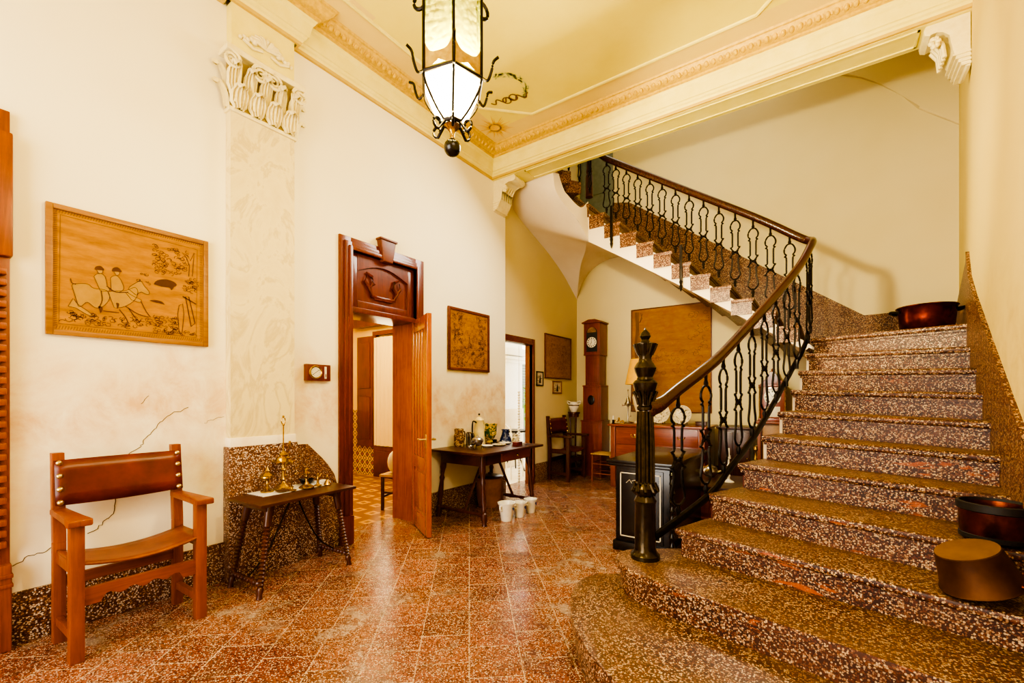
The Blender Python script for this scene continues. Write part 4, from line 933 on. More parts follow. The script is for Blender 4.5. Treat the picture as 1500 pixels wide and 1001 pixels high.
squig(b, rnd, 1.0, 1.19, 2.17, 2.35, 'x', H+.0008, 70, .016); squig(b, rnd, 1.17, 1.245, 2.08, 2.17, 'x', H+.0008, 24, .014); squig(b, rnd, .565, .99, 1.785, 1.855, 'x', H+.0008, 60, .016); squig(b, rnd, 1.0, 1.13, 1.775, 1.89, 'x', H+.0008, 50, .014); squig(b, rnd, 1.13, 1.24, 1.77, 1.80, 'x', H+.0008, 14, .01); squig(b, rnd, .92, .98, 2.07, 2.15, 'x', H+.0008, 8, .012)
b.stroke([(.568, 2.4), (1.247, 2.383), (1.24, 1.767), (.562, 1.773)], .0025, 'x', H+.0006, True); b.out('woven_lines', 'thread', pn)
b = B(); k = 0
while k < 60: y = .55+k*.0122; b.stroke([(y, 1.742), (y+.006, 1.762)], .003, 'x', H+.0004); b.stroke([(y, 2.41), (y+.006, 2.428)], .003, 'x', H+.0004); k += 1
for k in range(52): z = 1.76+k*.0125; b.stroke([(.54, z), (.556, z+.006)], .003, 'x', H+.0004); b.stroke([(1.262, z), (1.278, z+.006)], .003, 'x', H+.0004)
b.out('woven_border', 'threadm', pn)

t, pn = tapestry('framed_tapestry', 'brown woodland tapestry in dark frame between the two doorways', 'x', XL, 3.775, 4.548, 1.672, 2.422, True, 'honeyd', 'tap2', .032)
b = B(); rnd = random.Random(4)
squig(b, rnd, 3.85, 4.03, 2.0, 2.36, 'x', H+.001, 55, .022, .005); squig(b, rnd, 4.32, 4.47, 1.95, 2.36, 'x', H+.001, 45, .022, .005); squig(b, rnd, 3.85, 4.47, 1.73, 1.98, 'x', H+.001, 70, .022, .005); b.stroke([(4.14, 1.9), (4.15, 2.1), (4.17, 2.02), (4.2, 2.0)], .006, 'x', H+.001); b.out('woven_lines', 'thread', pn)
t, pn = tapestry('hanging_tapestry', 'ochre figured tapestry on the recess wall above two small prints', 'x', XR_, 6.136, 7.035, 1.66, 2.392, True, 'honeyd', 'tap3', .018)
b = B(); squig(b, rnd, 6.3, 6.9, 1.75, 2.3, 'x', XR_+.017, 60, .03, .006); b.out('woven_lines', 'threadm', pn)
t, pn = tapestry('large_tapestry', 'largest golden tapestry hanging behind the lamp and newel post', 'y', YB, -2.668, -1.396, 1.10, 2.828, True, 'honeyd', 'tap4', .018)
b = B(); b.stroke([(-2.58, 2.78), (-2.56, 2.5), (-2.59, 2.2), (-2.56, 1.8), (-2.57, 1.3)], .05, 'y', YB-.0165); b.stroke([(-2.54, 2.78), (-2.53, 2.1), (-2.545, 1.3)], .012, 'y', YB-.017); b.stroke([(-2.5, 2.76), (-2.48, 2.66), (-2.52, 2.6), (-2.47, 2.75)], .012, 'y', YB-.017)
squig(b, rnd, -2.4, -1.5, 1.6, 2.1, 'y', YB-.017, 40, .05, .006); squig(b, rnd, -1.7, -1.45, 2.1, 2.7, 'y', YB-.017, 25, .05, .006); b.out('woven_lines', 'threadm', pn)
def small_pic(name, label, y0, y1, z0, z1, fm, w):
    t = thing(name, label, 'picture'); b = B()
    for a, c, e, g in ((y0, y0+w, z0, z1), (y1-w, y1, z0, z1), (y0, y1, z0, z0+w), (y0, y1, z1-w, z1)): b.box(XR_+.001, XR_+.018, a, c, e, g, .002)
    b.out('frame', fm, t); b = B(); b.box(XR_+.001, XR_+.008, y0+w*.8, y1-w*.8, z0+w*.8, z1-w*.8); o = b.out('print', 'paper', t)
    b = B(); cy = (y0+y1)/2; cz = (z0+z1)/2; r = random.Random(int(y0*100)); b.poly([(cy-.03, cz-.07), (cy+.04, cz-.07), (cy+.03, cz-.0), (cy+.015, cz+.06), (cy-.005, cz+.03)], 'x', XR_+.0085)
    squig(b, r, y0+w*2, y1-w*2, z0+w*2, z1-w*2, 'x', XR_+.0085, 14, .025, .006); b.out('printed_figure', 'ink', o)
small_pic('small_print', 'small black framed print beside the recess doorway', 5.89, 6.09, 1.53, 1.76, 'black', .016)
small_pic('small_print', 'small pale framed print under the ochre figured tapestry', 6.40, 6.70, 1.41, 1.625, 'honey', .022)
# barometer
ba = thing('wall_barometer', 'small dark wooden barometer with round dial left of the door', 'barometer')
b = B(); b.box(XL, XL+.045, 2.03, 2.252, 1.49, 1.632, .004); b.out('case', 'doord', ba)
b = B().at(XL+.045, 2.11, 1.562, 0, PI/2); b.lathe([(.056, 0), (.06, .006), (.052, .012), (.046, .006), (0, .006)], 24); o = b.out('dial', 'brass', ba)
b = B().at(XL+.052, 2.11, 1.562, 0, PI/2); b.lathe([(0, 0), (.043, 0), (.044, .001)], 24); b.out('dial_face', 'inlay', o)
b = B(); b.stroke([(2.08, 1.54), (2.14, 1.585)], .004, 'x', XL+.0545)
for k in range(12): a = PI*k/6; b.stroke([(2.11+.03*math.cos(a), 1.562+.03*math.sin(a)), (2.11+.038*math.cos(a), 1.562+.038*math.sin(a))], .003, 'x', XL+.0545)
b.out('needle', 'black', o)
b = B(); b.box(XL+.045, XL+.049, 2.193, 2.213, 1.51, 1.615, .002); b.out('thermometer', 'inlay', ba)
b = B(); b.tube([(XL+.051, 2.203, 1.525), (XL+.051, 2.203, 1.55)], .003, 6); b.out('thermometer_bulb', 'copper', ba)

# ================================================================ SMALL THINGS ON TABLES
R1 = math.radians(4)
cl = B()
cl.at(-3.385, 1.80, T1Z+.0015, 0, 0, R1); n = 30; o = []
for i in range(n*4):
    s = i//n; t = (i % n)/n; w, l = .11, .265; p = [(-w+2*w*t, -l), (w, -l+2*l*t), (w-2*w*t, l), (-w, l-2*l*t)][s]; k = 1+.02*math.sin(i*1.6); o.append((p[0]*k, p[1]*k))
cl.prism(o, 0, .003); o = cl.out('lace_runner', 'lace'); tag(o, 'white lace runner lying under the brass lamps', 'lace cloth')
TZ = T1Z+.0048
vl = thing('tall_oil_lamp', 'tallest brass oil lamp with long rod on the lace runner', 'oil lamp', (-3.42, 1.765, TZ))
b = B(); b.lathe([(0, 0), (.07, 0), (.074, .01), (.055, .02), (.05, .03), (.02, .045), (.012, .06), (.02, .075), (.012, .09), (.012, .14), (.022, .15), (.012, .165), (.008, .18), (.008, .20)], 18); b.out('base', 'brass', vl)
b = B(); b.lathe([(.008, .185), (.04, .195), (.055, .215), (.052, .24), (.03, .255), (.035, .265), (.02, .28), (.008, .29)], 18)
for k in range(4): a = k*PI/2+.5; b.tube([(.045*math.cos(a), .045*math.sin(a), .215), (.085*math.cos(a), .085*math.sin(a), .205), (.09*math.cos(a), .09*math.sin(a), .22)], [.016, .012, .007], 6)
b.out('reservoir', 'brass', vl)
b = B(); b.tube([(0, 0, .28), (0, 0, .50)], .005, 8); b.tube([(.0, .015*math.cos(a), .525+.028*math.sin(a)) for a in [2*PI*k/14 for k in range(14)]], .004, 6, True); b.ball((0, 0, .56), .009, 6); b.ball((0, 0, .495), .010, 6); b.out('rod', 'brass', vl)
b = B(); b.tube([(.06, .05, .22), (.05, .07, .12)], .002, 5); b.tube([(-.06, .05, .22), (-.06, .05, .10)], .002, 5); b.ball((.05, .07, .11), .01, 6); b.ball((-.06, .05, .09), .012, 6); b.box(.02, .05, .03, .034, .31, .37, .004); b.out('hanging_tools', 'brass', vl)
dl = thing('domed_lamp', 'short brass lamp with domed lid at the left end of runner', 'oil lamp', (-3.40, 1.635, TZ))
b = B(); b.lathe([(0, 0), (.045, 0), (.048, .008), (.03, .018), (.01, .03), (.008, .05), (.014, .06), (.008, .07), (.008, .085), (.03, .095), (.05, .11), (.048, .122)], 18); b.out('foot', 'brass', dl)
b = B(); b.lathe([(.05, .12), (.052, .126), (.03, .142), (.018, .15), (.02, .16), (.01, .175), (.006, .185), (0, .19)], 18); b.out('lid', 'brass', dl)
b = B(); b.tube([(.045, 0, .115), (.07, -.02, .12), (.075, -.022, .13)], [.012, .009, .006], 6); b.out('spout', 'brass', dl)
c1 = candlestick('candlestick', 'brass candlestick with drip pan and knob right of tall lamp', (-3.30, 1.885, TZ), .13, 'brass')
b = B(); b.lathe([(.01, .10), (.045, .11), (.046, .113), (.01, .108)], 16); b.lathe([(0, .13), (.016, .13), (.018, .145), (0, .16)], 12); b.out('drip_pan', 'brass', c1)
cx = thing('brass_cross', 'tiny brass cross on a round foot in front of tall lamp', 'cross', (-3.30, 1.765, TZ))
b = B(); b.lathe([(0, 0), (.035, 0), (.036, .004), (.01, .012), (.005, .02), (.005, .03)], 14); b.box(-.004, .004, -.004, .004, .03, .09, .001); b.box(-.003, .003, -.022, .022, .062, .07, .001); b.out('cross', 'brass', cx)
dsn = thing('brass_dish', 'shallow round brass dish in front of the small cross', 'dish', (-3.31, 1.70, TZ)); b = B(); b.lathe([(0, 0), (.03, 0), (.045, .01), (.048, .011), (.03, .004), (0, .004)], 18); b.out('bowl', 'brass', dsn)
db = thing('dark_bowl', 'small dark metal bowl behind the brass candlestick', 'bowl', (-3.45, 1.97, TZ)); b = B(); b.lathe([(0, 0), (.03, 0), (.05, .025), (.06, .04), (.056, .04), (.03, .008), (0, .006)], 18); b.out('bowl', 'iron', db)
fg = thing('brass_figure', 'small dark bronze figure holding up arms near table end', 'figurine', (-3.31, 1.985, TZ))
b = B(); b.lathe([(0, 0), (.03, 0), (.03, .006), (.012, .012), (.009, .03), (.012, .05), (.010, .07), (.006, .08)], 12); b.ball((0, 0, .09), .010, 6); b.tube([(0, -.03, .095), (0, -.012, .07), (0, .012, .07), (0, .03, .095)], .005, 6); b.out('figure', 'brass', fg)
hb = thing('hand_bell', 'small brass hand bell at the right end of the side table', 'bell', (-3.30, 2.06, TZ-.003)); b = B(); b.lathe([(.028, 0), (.03, .004), (.02, .02), (.014, .035), (.004, .042), (.004, .06), (.009, .068), (.004, .078), (0, .082)], 16); b.out('bell', 'brass', hb)
lp_ = thing('folded_paper', 'folded white napkin beside the dark bowl on side table', 'napkin', (-3.40, 2.07, T1Z+.001)); b = B(); b.box(-.05, .05, -.055, .055, 0, .012, .004); b.box(-.045, .048, -.05, .05, .012, .022, .004); b.out('linen', 'lace', lp_)

Z2 = T2Z+.001
def pot(name, label, cat, loc, prof, mat, handles=(), extra=None, seg=22):
    t = thing(name, label, cat, loc); b = B(); b.lathe(prof, seg); b.out('body', mat, t)
    for pts, r, m in handles: b = B(); b.tube(spline(pts, 5), r, 8); b.out('handle', m, t)
    return t
pot('stoneware_jug', 'brown patterned stoneware jug at the left end of work table', 'jug', (-3.50, 3.87, Z2), [(0, 0), (.055, 0), (.06, .02), (.062, .12), (.05, .16), (.058, .205), (.052, .205), (.045, .16), (0, .15)], 'jug', [([(.0, .055, .17), (0, .10, .16), (0, .10, .08), (0, .06, .05)], .009, 'jug')])
tk = pot('glass_tankard', 'dark openwork metal tankard between brown jug and sugar bowl', 'tankard', (-3.36, 3.90, Z2), [(0, 0), (.042, 0), (.042, .012), (.034, .02), (.034, .16), (.04, .17), (.036, .17), (.03, .02), (0, .015)], 'silver', [([(0, .036, .15), (0, .075, .14), (0, .075, .06), (0, .036, .04)], .007, 'silver')])
b = B()
for k in range(6): a = k*PI/3; b.tube([(.037*math.cos(a), .037*math.sin(a), .02), (.037*math.cos(a), .037*math.sin(a), .16)], .006, 6)
b.out('openwork', 'iron', tk)
sg = pot('sugar_bowl', 'footed silver sugar bowl with domed lid at table front', 'bowl', (-3.16, 3.80, Z2), [(.02, .035), (.05, .05), (.066, .08), (.068, .10), (.06, .105), (0, .10)], 'silver', [([(0, s*.06, .09), (0, s*.095, .10), (0, s*.09, .07), (0, s*.058, .065)], .005, 'silver') for s in (-1, 1)])
b = B(); b.lathe([(.064, .105), (.055, .12), (.03, .132), (.008, .138), (.012, .148), (0, .155)], 20); b.out('lid', 'silver', sg)
b = B()
for k in range(3): a = k*2*PI/3+.5; b.tube([(.035*math.cos(a), .035*math.sin(a), .055), (.05*math.cos(a), .05*math.sin(a), .03), (.05*math.cos(a), .05*math.sin(a), .006), (.06*math.cos(a), .06*math.sin(a), .003)], .008, 6)
b.out('foot', 'silver', sg)
cp = pot('enamel_coffee_pot', 'tall cream enamel coffee pot with conical lid', 'coffee pot', (-3.44, 4.17, Z2), [(0, 0), (.075, 0), (.078, .01), (.062, .16), (.055, .29), (.058, .295), (0, .295)], 'creamg', [([(0, -.055, .27), (0, -.12, .28), (0, -.125, .12), (0, -.07, .08)], .009, 'black')])
b = B(); b.lathe([(.064, .295), (.06, .305), (.03, .33), (.012, .34), (.014, .352), (0, .36)], 20); o = b.out('lid', 'creamg', cp); b = B(); b.ball((0, 0, .368), .013, 8); b.out('knob', 'black', o)
b = B(); b.tube(spline([(0, .05, .10), (0, .085, .18), (0, .105, .27)], 4), [.02-.0012*i for i in range(9)], 8); b.out('spout', 'creamg', cp)
mj = pot('majolica_bowl', 'green and yellow majolica footed bowl beside the coffee pot', 'bowl', (-3.47, 4.42, Z2), [(0, 0), (.055, 0), (.058, .015), (.03, .035), (.06, .06), (.085, .11), (.09, .20), (.10, .235), (.105, .24), (.095, .24), (.08, .2), (.05, .07), (0, .06)], 'maj')
pot('blue_pot', 'squat cobalt blue pot with flared foot near the table end', 'pot', (-3.34, 4.58, Z2), [(0, 0), (.078, 0), (.082, .012), (.07, .05), (.05, .10), (.042, .14), (.055, .165), (.05, .165), (.036, .14), (0, .12)], 'blue')
pot('white_cream_jug', 'little white jug with figured side at the far table corner', 'jug', (-3.13, 4.50, Z2), [(0, 0), (.032, 0), (.045, .03), (.04, .07), (.028, .09), (.035, .12), (.03, .12), (.024, .09), (0, .08)], 'flower', [([(0, .035, .10), (0, .065, .10), (0, .062, .05), (0, .042, .04)], .005, 'white')])
def dish(name, label, loc, r, mat, z=.016):
    t = thing(name, label, 'dish', loc); b = B(); b.lathe([(0, 0), (r*.6, 0), (r*.7, z*.4), (r, z), (r*.98, z+.003), (r*.65, .006), (0, .005)], 24); b.out('dish', mat, t)
dish('white_saucer', 'plain white saucer behind the silver sugar bowl', (-3.20, 4.02, Z2), .075, 'white')
dish('painted_saucer', 'painted saucer below the majolica bowl at table front', (-3.16, 4.20, Z2), .085, 'flower')
dish('white_platter', 'flat white oval platter at the right half of work table', (-3.22, 4.40, Z2), .08, 'white')
ib = thing('inkstand', 'low dark inkstand between coffee pot and platter', 'inkstand', (-3.30, 4.30, Z2)); b = B(); b.lathe([(0, 0), (.04, 0), (.045, .01), (.025, .03), (.03, .055), (.022, .06), (0, .05)], 16); b.out('cup', 'iron', ib)
rb = thing('red_box', 'small dark red lacquer box at the front edge of work table', 'box', (-2.98, 4.33, Z2)); b = B(); b.box(-.03, .03, -.06, .06, 0, .035, .003); b.out('box_body', 'leather', rb); b = B(); b.box(-.033, .033, -.063, .063, .035, .045, .003); b.out('lid', 'leather', rb)

bj = thing('earthen_crock', 'large lidded earthenware crock under the work table', 'crock', (-3.40, 4.33, 0))
b = B(); b.lathe([(0, 0), (.14, 0), (.15, .03), (.166, .12), (.169, .24), (.16, .32), (.15, .34), (.155, .355), (.145, .355), (0, .34)], 28); b.out('body', 'clay', bj)
b = B(); b.lathe([(0, .352), (.16, .352), (.165, .362), (.15, .375), (.06, .385), (.02, .388), (.024, .41), (0, .415)], 26); b.out('lid', 'walz', bj)
for k, (x, y, s, lab) in enumerate(((-2.83, 3.90, 1.12, 'largest white handled flowerpot, nearest under the work table'), (-2.80, 4.11, .93, 'middle white handled flowerpot of three under the work table'), (-2.80, 4.34, .9, 'rearmost white handled flowerpot of three under the work table'))):
    pt = thing('white_flowerpot', lab, 'flowerpot', (x, y, 0), 0, 'white flowerpots under the table')
    b = B(); b.lathe([(0, 0), (.052*s, 0), (.056*s, .01), (.078*s, .15*s), (.088*s, .165*s), (.09*s, .178*s), (.078*s, .178*s), (.068*s, .15*s), (.048*s, .02), (0, .02)], 24); b.out('body', 'white', pt)
    for sgn in (-1, 1): b = B(); b.tube(spline([(0, sgn*.075*s, .15*s), (0, sgn*.105*s, .155*s), (0, sgn*.10*s, .115*s), (0, sgn*.07*s, .11*s)], 4), .009*s, 8); b.out('handle', 'white', pt)
    b = B().at(.079*s, 0, .12*s); b.tube([(0, -.012, .012), (.003, .0, -.012), (0, .012, .012)], .004, 5); b.ball((.0, 0, .014), .007, 6); b.out('emblem', 'blue', pt)

# copper vessels on the stair
c = thing('copper_cauldron', 'shiny dark copper cauldron standing at the top of the first flight', 'cauldron', (.72, 5.12, DZ+11*RI+.001))
b = B(); b.lathe([(0, 0), (.155, 0), (.175, .02), (.183, .10), (.192, .185), (.203, .198), (.196, .206), (.184, .195), (.174, .10), (.155, .03), (0, .025)], 32); b.out('body', 'copper', c)
for s in (-1, 1): b = B(); b.tube(spline([(s*.184, -.06, .16), (s*.23, -.04, .17), (s*.23, .04, .17), (s*.184, .06, .16)], 5), .012, 8); b.out('handle', 'iron', c)
cx_, cy_, cr = .63, 2.80, .118
c = thing('copper_bucket', 'dark copper bucket standing upright by the right wall above the tipped pan', 'bucket', (cx_, cy_+.06, DZ+4*RI-.014))
b = B(); b.lathe([(0, 0), (.112, 0), (.116, .012), (.121, .13), (.122, .14), (.112, .15), (.108, .13), (.103, .02), (0, .02)], 32); b.out('body', 'copperd', c)
b = B(); b.lathe([(.121, .125), (.128, .13), (.128, .16), (.116, .163), (.113, .15)], 32); b.out('rim', 'soot', c)
b = B(); b.lathe([(.113, .0), (.119, .002), (.1195, .022), (.116, .024)], 32); b.out('base_band', 'soot', c)
c = thing('copper_pan', 'tarnished copper pan tipped upside down on the lower steps', 'pan', (.50, 2.54, DZ+3*RI+.10), math.radians(-20), None, math.radians(180+14), math.radians(-16))
b = B(); b.lathe([(0, -.075), (.098, -.075), (.102, -.072), (.128, .065), (.134, .07), (.130, .075), (.122, .07), (.096, -.062), (0, -.066)], 36); b.out('body', 'tarn', c)
b = B(); b.lathe([(0, -.0765), (.1, -.0765), (.1, -.074)], 36); b.out('pan_bottom', 'ochrecu', c)
b = B(); b.tube(spline([(.118, -.05, .05), (.165, -.04, .06), (.165, .04, .06), (.118, .05, .05)], 5), .006, 8); b.out('handle', 'copperd', c)

# ================================================================ LANTERN
LX, LY, LZ = -1.44, 1.545, 2.83
ln = thing('hanging_lantern', 'lit hexagonal wrought iron lantern with hammered glass hanging from ceiling', 'lantern', (LX, LY, LZ), math.radians(35.3))
R6 = .152; HT = .66
hexp = [(R6*math.cos(math.radians(40+60*k)), R6*math.sin(math.radians(40+60*k))) for k in range(6)]
for x, y in hexp:
    b = B(); b.tube([(x, y, -.01), (x, y, HT)], .0075, 6); b.out('corner_bar', 'iron', ln)
b = B()
b.tube([(x, y, HT) for x, y in hexp], .012, 6, True); b.out('upper_ring', 'iron', ln)
b = B(); b.tube([(x, y, 0) for x, y in hexp], .009, 6, True)
b.tube([(x*.28, y*.28, -.175) for x, y in hexp], .011, 6, True)
for x, y in hexp: b.tube(spline([(x, y, 0), (x*.92, y*.92, -.05), (x*.6, y*.6, -.125), (x*.28, y*.28, -.178)], 4), .0065, 6)
b.out('ring_frame', 'iron', ln)
b = B()
for (x0, y0), (x1, y1) in zip(hexp, hexp[1:]+hexp[:1]):             # pierced skirt between the bars, its pale metal standing in for glare
    n = 10; lo = []; hi = []
    for i in range(n+1):
        t = i/n; x, y = x0+(x1-x0)*t, y0+(y1-y0)*t; u = abs(2*t-1); lo.append((x*.995, y*.995, .0+.035*(1-u)**1.2)); hi.append((x*.995, y*.995, .075+.075*u**4))
    b.grid([lo, hi]); b.out('pierced_band', 'nail', ln); b = B()
    n = 10; lo = []; hi = []
    for i in range(n+1):
        t = i/n; x, y = x0+(x1-x0)*t, y0+(y1-y0)*t; u = abs(2*t-1); hi.append((x*.995, y*.995, HT)); lo.append((x*.995, y*.995, HT-.06-.09*u**3))
    b.grid([lo, hi]); b.out('pierced_band', 'nail', ln); b = B()
b.m.free()
for (x0, y0), (x1, y1) in zip(hexp, hexp[1:]+hexp[:1]):
    b = B(); b.grid([[(x0*.975, y0*.975, .02), (x1*.975, y1*.975, .02)], [(x0*.975, y0*.975, HT-.01), (x1*.975, y1*.975, HT-.01)]]); b.out('glass_pane', 'glass', ln)
    b = B(); b.grid([[(x0*.97, y0*.97, .0), (x1*.97, y1*.97, .0)], [(x0*.62, y0*.62, -.12), (x1*.62, y1*.62, -.12)], [(x0*.3, y0*.3, -.17), (x1*.3, y1*.3, -.17)]]); b.out('base_pane', 'opal', ln)  # added base panes whose glow stands in for the bulb's white burn
for i, (x, y) in enumerate(hexp):
    b = B(); u, w = x/R6, y/R6
    b.tube(spline([(x, y, -.0), (x+.03*u, y+.03*w, -.02), (x+.05*u, y+.05*w, .02), (x+.06*u, y+.06*w, .06), (x+.085*u, y+.085*w, .075)], 4), .0065, 6)
    b.out('scroll', 'iron', ln); b = B()
    pts = [(x*.28, y*.28, -.18)]
    for k in range(12): a = k/11*PI*1.6; r = .032*(1-k/18); pts.append((x*.28+u*(.035+.0*k)+u*r*math.sin(a)*.9, y*.28+w*.035+w*r*math.sin(a)*.9, -.20-r*math.cos(a)))
    b.tube(pts, .007, 6); b.out('scroll', 'iron', ln); b = B()
    if i in (0, 5, 2, 3):
        pts = []
        for k in range(14): a = -PI/2+k/13*PI*1.7; r = .045*(1-k/26); pts.append((x+u*(.02+r*math.cos(a)), y+w*(.02+r*math.cos(a)), HT-.21-r*math.sin(a)))
        b.tube(pts, .009, 6); b.out('scroll', 'iron', ln)
    else: b.m.free()
b = B(); b.lathe([(0, -.175), (.03, -.18), (.04, -.195), (.022, -.21), (.012, -.225), (.010, -.245), (.014, -.255)], 14); b.out('drop_collar', 'brass', ln)
b = B(); b.ball((0, 0, -.295), .040, 12); b.out('ball_finial', 'ebony', ln)
b = B(); b.ball((0, 0, .03), .042, 12, 1.2); b.out('bulb', 'bulb', ln)
b = B(); b.tube([(0, 0, .08), (0, 0, HT+.02)], .008, 6)
for x, y in hexp[::3]: b.tube([(x, y, HT), (x*.4, y*.4, HT+.14), (0, 0, HT+.2)], .007, 6)
for x, y in hexp[1::3]: b.tube([(x, y, HT), (x*.4, y*.4, HT+.14), (0, 0, HT+.2)], .007, 6)
b.tube([(-R6, 0, HT), (R6, 0, HT)], .005, 6); b.out('crown', 'iron', ln)
b = B()
for k in range(22):
    z = HT+.2+k*.042
    if z > 4.55-LZ-.03: break
    c_, s_ = (1, 0) if k % 2 else (0, 1)
    b.tube([(.012*c_*math.cos(a), .012*s_*math.cos(a), z+.022+.026*math.sin(a)) for a in [2*PI*i/10 for i in range(10)]], .004, 5, True)
b.lathe([(.05, 4.55-LZ-.002), (.045, 4.55-LZ-.03), (.01, 4.55-LZ-.05)], 14); b.out('chain', 'iron', ln)

# ================================================================ ROOM BEYOND THE DOOR

struct(B().box(-7.3, -3.96, .9, 4.92, -.1, -.001).out('floor_side_room', 'ftile'))
struct(B().box(-7.3, -7.0, .9, 4.92, 0, 3.2).out('wall_side_room_far', 'room'))
struct(B().box(-7.3, -3.95, .7, .9, 0, 3.2).out('wall_side_room_near', 'room'))
struct(B().box(-7.3, -3.95, 4.84, 4.93, 0, 3.3).out('wall_side_room_end', 'room'))
struct(B().box(-7.3, -3.95, .7, 4.93, 3.2, 3.3).out('ceiling_side_room', 'room'))
b = B(); b.box(-7.002, -6.985, .9, 4.84, 0, 1.12); b.box(-6.985, -6.28, 4.825, 4.842, 0, 1.12); struct(b.out('baseboard_side_room', 'tile'))
w1 = thing('window_1', 'wooden window with open shutter and header box in the side room', 'window'); w1['kind'] = 'structure'
b = B(); b.box(-6.30, -6.22, 4.78, 4.84, .50, 2.42, .006); b.box(-5.35, -5.27, 4.78, 4.84, .50, 2.42, .006); b.box(-6.30, -5.27, 4.77, 4.84, 2.40, 2.47, .006); b.box(-6.80, -5.2, 4.72, 4.84, 2.56, 2.80, .01); b.out('frame', 'doord', w1)
b = B(); b.box(-6.26, -5.25, 4.76, 4.84, 0, .52, .006); b.box(-6.2, -5.3, 4.75, 4.77, .08, .44, .01); b.out('apron_panel', 'doord', w1)
b = B(); b.box(-6.73, -6.30, 4.775, 4.815, .50, 2.40, .006)
for z0, z1 in ((.62, 1.36), (1.50, 2.30)): b.box(-6.67, -6.36, 4.762, 4.78, z0, z1, .012)
b.out('shutter', 'doord', w1)
b = B(); b.grid([[(-6.24+.9*i/40, 4.76+.02*math.sin(i*1.3)+.008*math.sin(i*.45), z) for i in range(41)] for z in (.53, 1.0, 1.6, 2.36)])
o = b.out('curtain', 'curtain'); tag(o, 'long cream curtain over the window in the side room', 'curtain')
ch = thing('side_chair', 'wooden chair with cushion partly visible through the open door', 'chair', (-4.20, 3.63, 0), math.radians(20))
for sx in (-1, 1):
    for sy in (-1, 1): b = B(); b.box(sx*.17-.016, sx*.17+.016, sy*.18-.016, sy*.18+.016, 0, .41 if sy < 0 else .92, .004); b.out('leg', 'walz', ch)
b = B(); b.box(-.2, .2, -.21, .21, .40, .43, .008); b.out('seat', 'rush', ch)
for z in (.6, .75, .88): b = B(); b.box(-.17, .17, .17, .19, z-.03, z+.03, .004); b.out('back_slat', 'walz', ch)
for s in (-1, 1):
    b = B(); b.box(-.17, .17, s*.18-.01, s*.18+.01, .2, .225, .003); b.out('stretcher', 'walz', ch)
    b = B(); b.box(s*.17-.01, s*.17+.01, -.18, .18, .15, .175, .003); b.out('stretcher', 'walz', ch)

cu = B(); cu.at(-4.21, 3.585, .449, 0, 0, .5)
rows = []
for i in range(9):
    a = -PI/2+PI*i/8; rows.append([(.13*math.cos(a)**.5*math.copysign(abs(math.cos(t))**.6, math.cos(t)), .13*math.cos(a)**.5*math.copysign(abs(math.sin(t))**.6, math.sin(t)), .13+.13*math.sin(a)+.012*math.sin(3*t)) for t in [2*PI*k/24 for k in range(25)]])
cu.grid(rows); o = cu.out('bundled_linen', 'cloth'); tag(o, 'white linen bundle resting on the side room chair', 'linen')

# ================================================================ COURTYARD
struct(B().box(-10.3, -3.965, 4.93, 13, -.12, -.002).out('floor_courtyard', 'sand'))
struct(B().box(-10.3, -10, 4.93, 13, 0, 4.6).out('wall_courtyard_far', 'white_out'))
struct(B().box(-10.3, -3.9, 13, 13.3, 0, 4.6).out('wall_courtyard_end', 'white_out'))
cp = struct(B().box(-5.25, -4.95, 6.80, 7.36, 0, 3.4).out('pillar_courtyard', 'white_out'))
B().box(-5.27, -4.93, 6.78, 7.38, 0, 1.12, .004).out('plinth', 'sand', cp)
b = B(); b.box(-5.32, -4.88, 6.74, 7.44, 2.08, 2.14, .01); b.box(-5.29, -4.91, 6.77, 7.41, 2.02, 2.08, .01); b.box(-5.34, -4.86, 6.70, 7.48, 2.16, 2.30, .01); b.out('capital', 'white_out', cp)
sh = thing('grey_shutter', 'grey green tall shutter panel beyond the courtyard pillar', 'shutter', (-6.3, 9.35, 0)); b = B(); b.box(-.05, .05, -.35, .35, 0, 2.35, .01); b.out('panel', 'grey', sh)
b = B()
for k in range(30): b.box(.05, .065, -.3, .3, .2+k*.07, .24+k*.07)
b.out('louvres', 'grey', sh)
pt = thing('potted_shrub', 'bright green shrub growing beside the courtyard pillar', 'plant', (-5.6, 8.15, 0)); rnd = random.Random(9)
b = B(); b.lathe([(0, 0), (.16, 0), (.2, .3), (.22, .32), (.2, .32), (.17, .28), (0, .28)], 18); b.out('pot', 'clay', pt)
b = B(); b.tube([(0, 0, .28), (.02, 0, .7), (0, .02, 1.1)], .02, 6); b.out('stem', 'walz', pt)
b = B()
for i in range(420):
    u, v, r = rnd.uniform(0, 6.28), rnd.uniform(-1, 1), .38*rnd.random()**.4; q = math.sqrt(1-v*v); b.at(r*q*math.cos(u), r*q*math.sin(u), 1.15+r*v*1.35, rnd.uniform(0, 6), rnd.uniform(0, 6), rnd.uniform(0, 6)); b.poly([(-.06, 0), (0, -.02), (.06, 0), (0, .02)], 'z', 0)
o = b.out('foliage', 'leaf', pt)
tb_ = thing('iron_table', 'dark iron courtyard table seen through the recess doorway', 'table', (-4.62, 6.62, 0))
b = B(); b.lathe([(0, .72), (.28, .72), (.285, .735), (.28, .75), (0, .75)], 24); b.out('table_top', 'iron', tb_)
for k in range(3): a = k*2*PI/3; b = B(); b.tube(spline([(.03*math.cos(a), .03*math.sin(a), .72), (.06*math.cos(a), .06*math.sin(a), .4), (.22*math.cos(a), .22*math.sin(a), .01)], 5), .012, 6); b.out('leg', 'iron', tb_)
cc = thing('iron_chair', 'white iron courtyard chair behind the dark table', 'chair', (-4.75, 7.05-.35, 0)); cc.location = (-4.35, 6.05, 0)
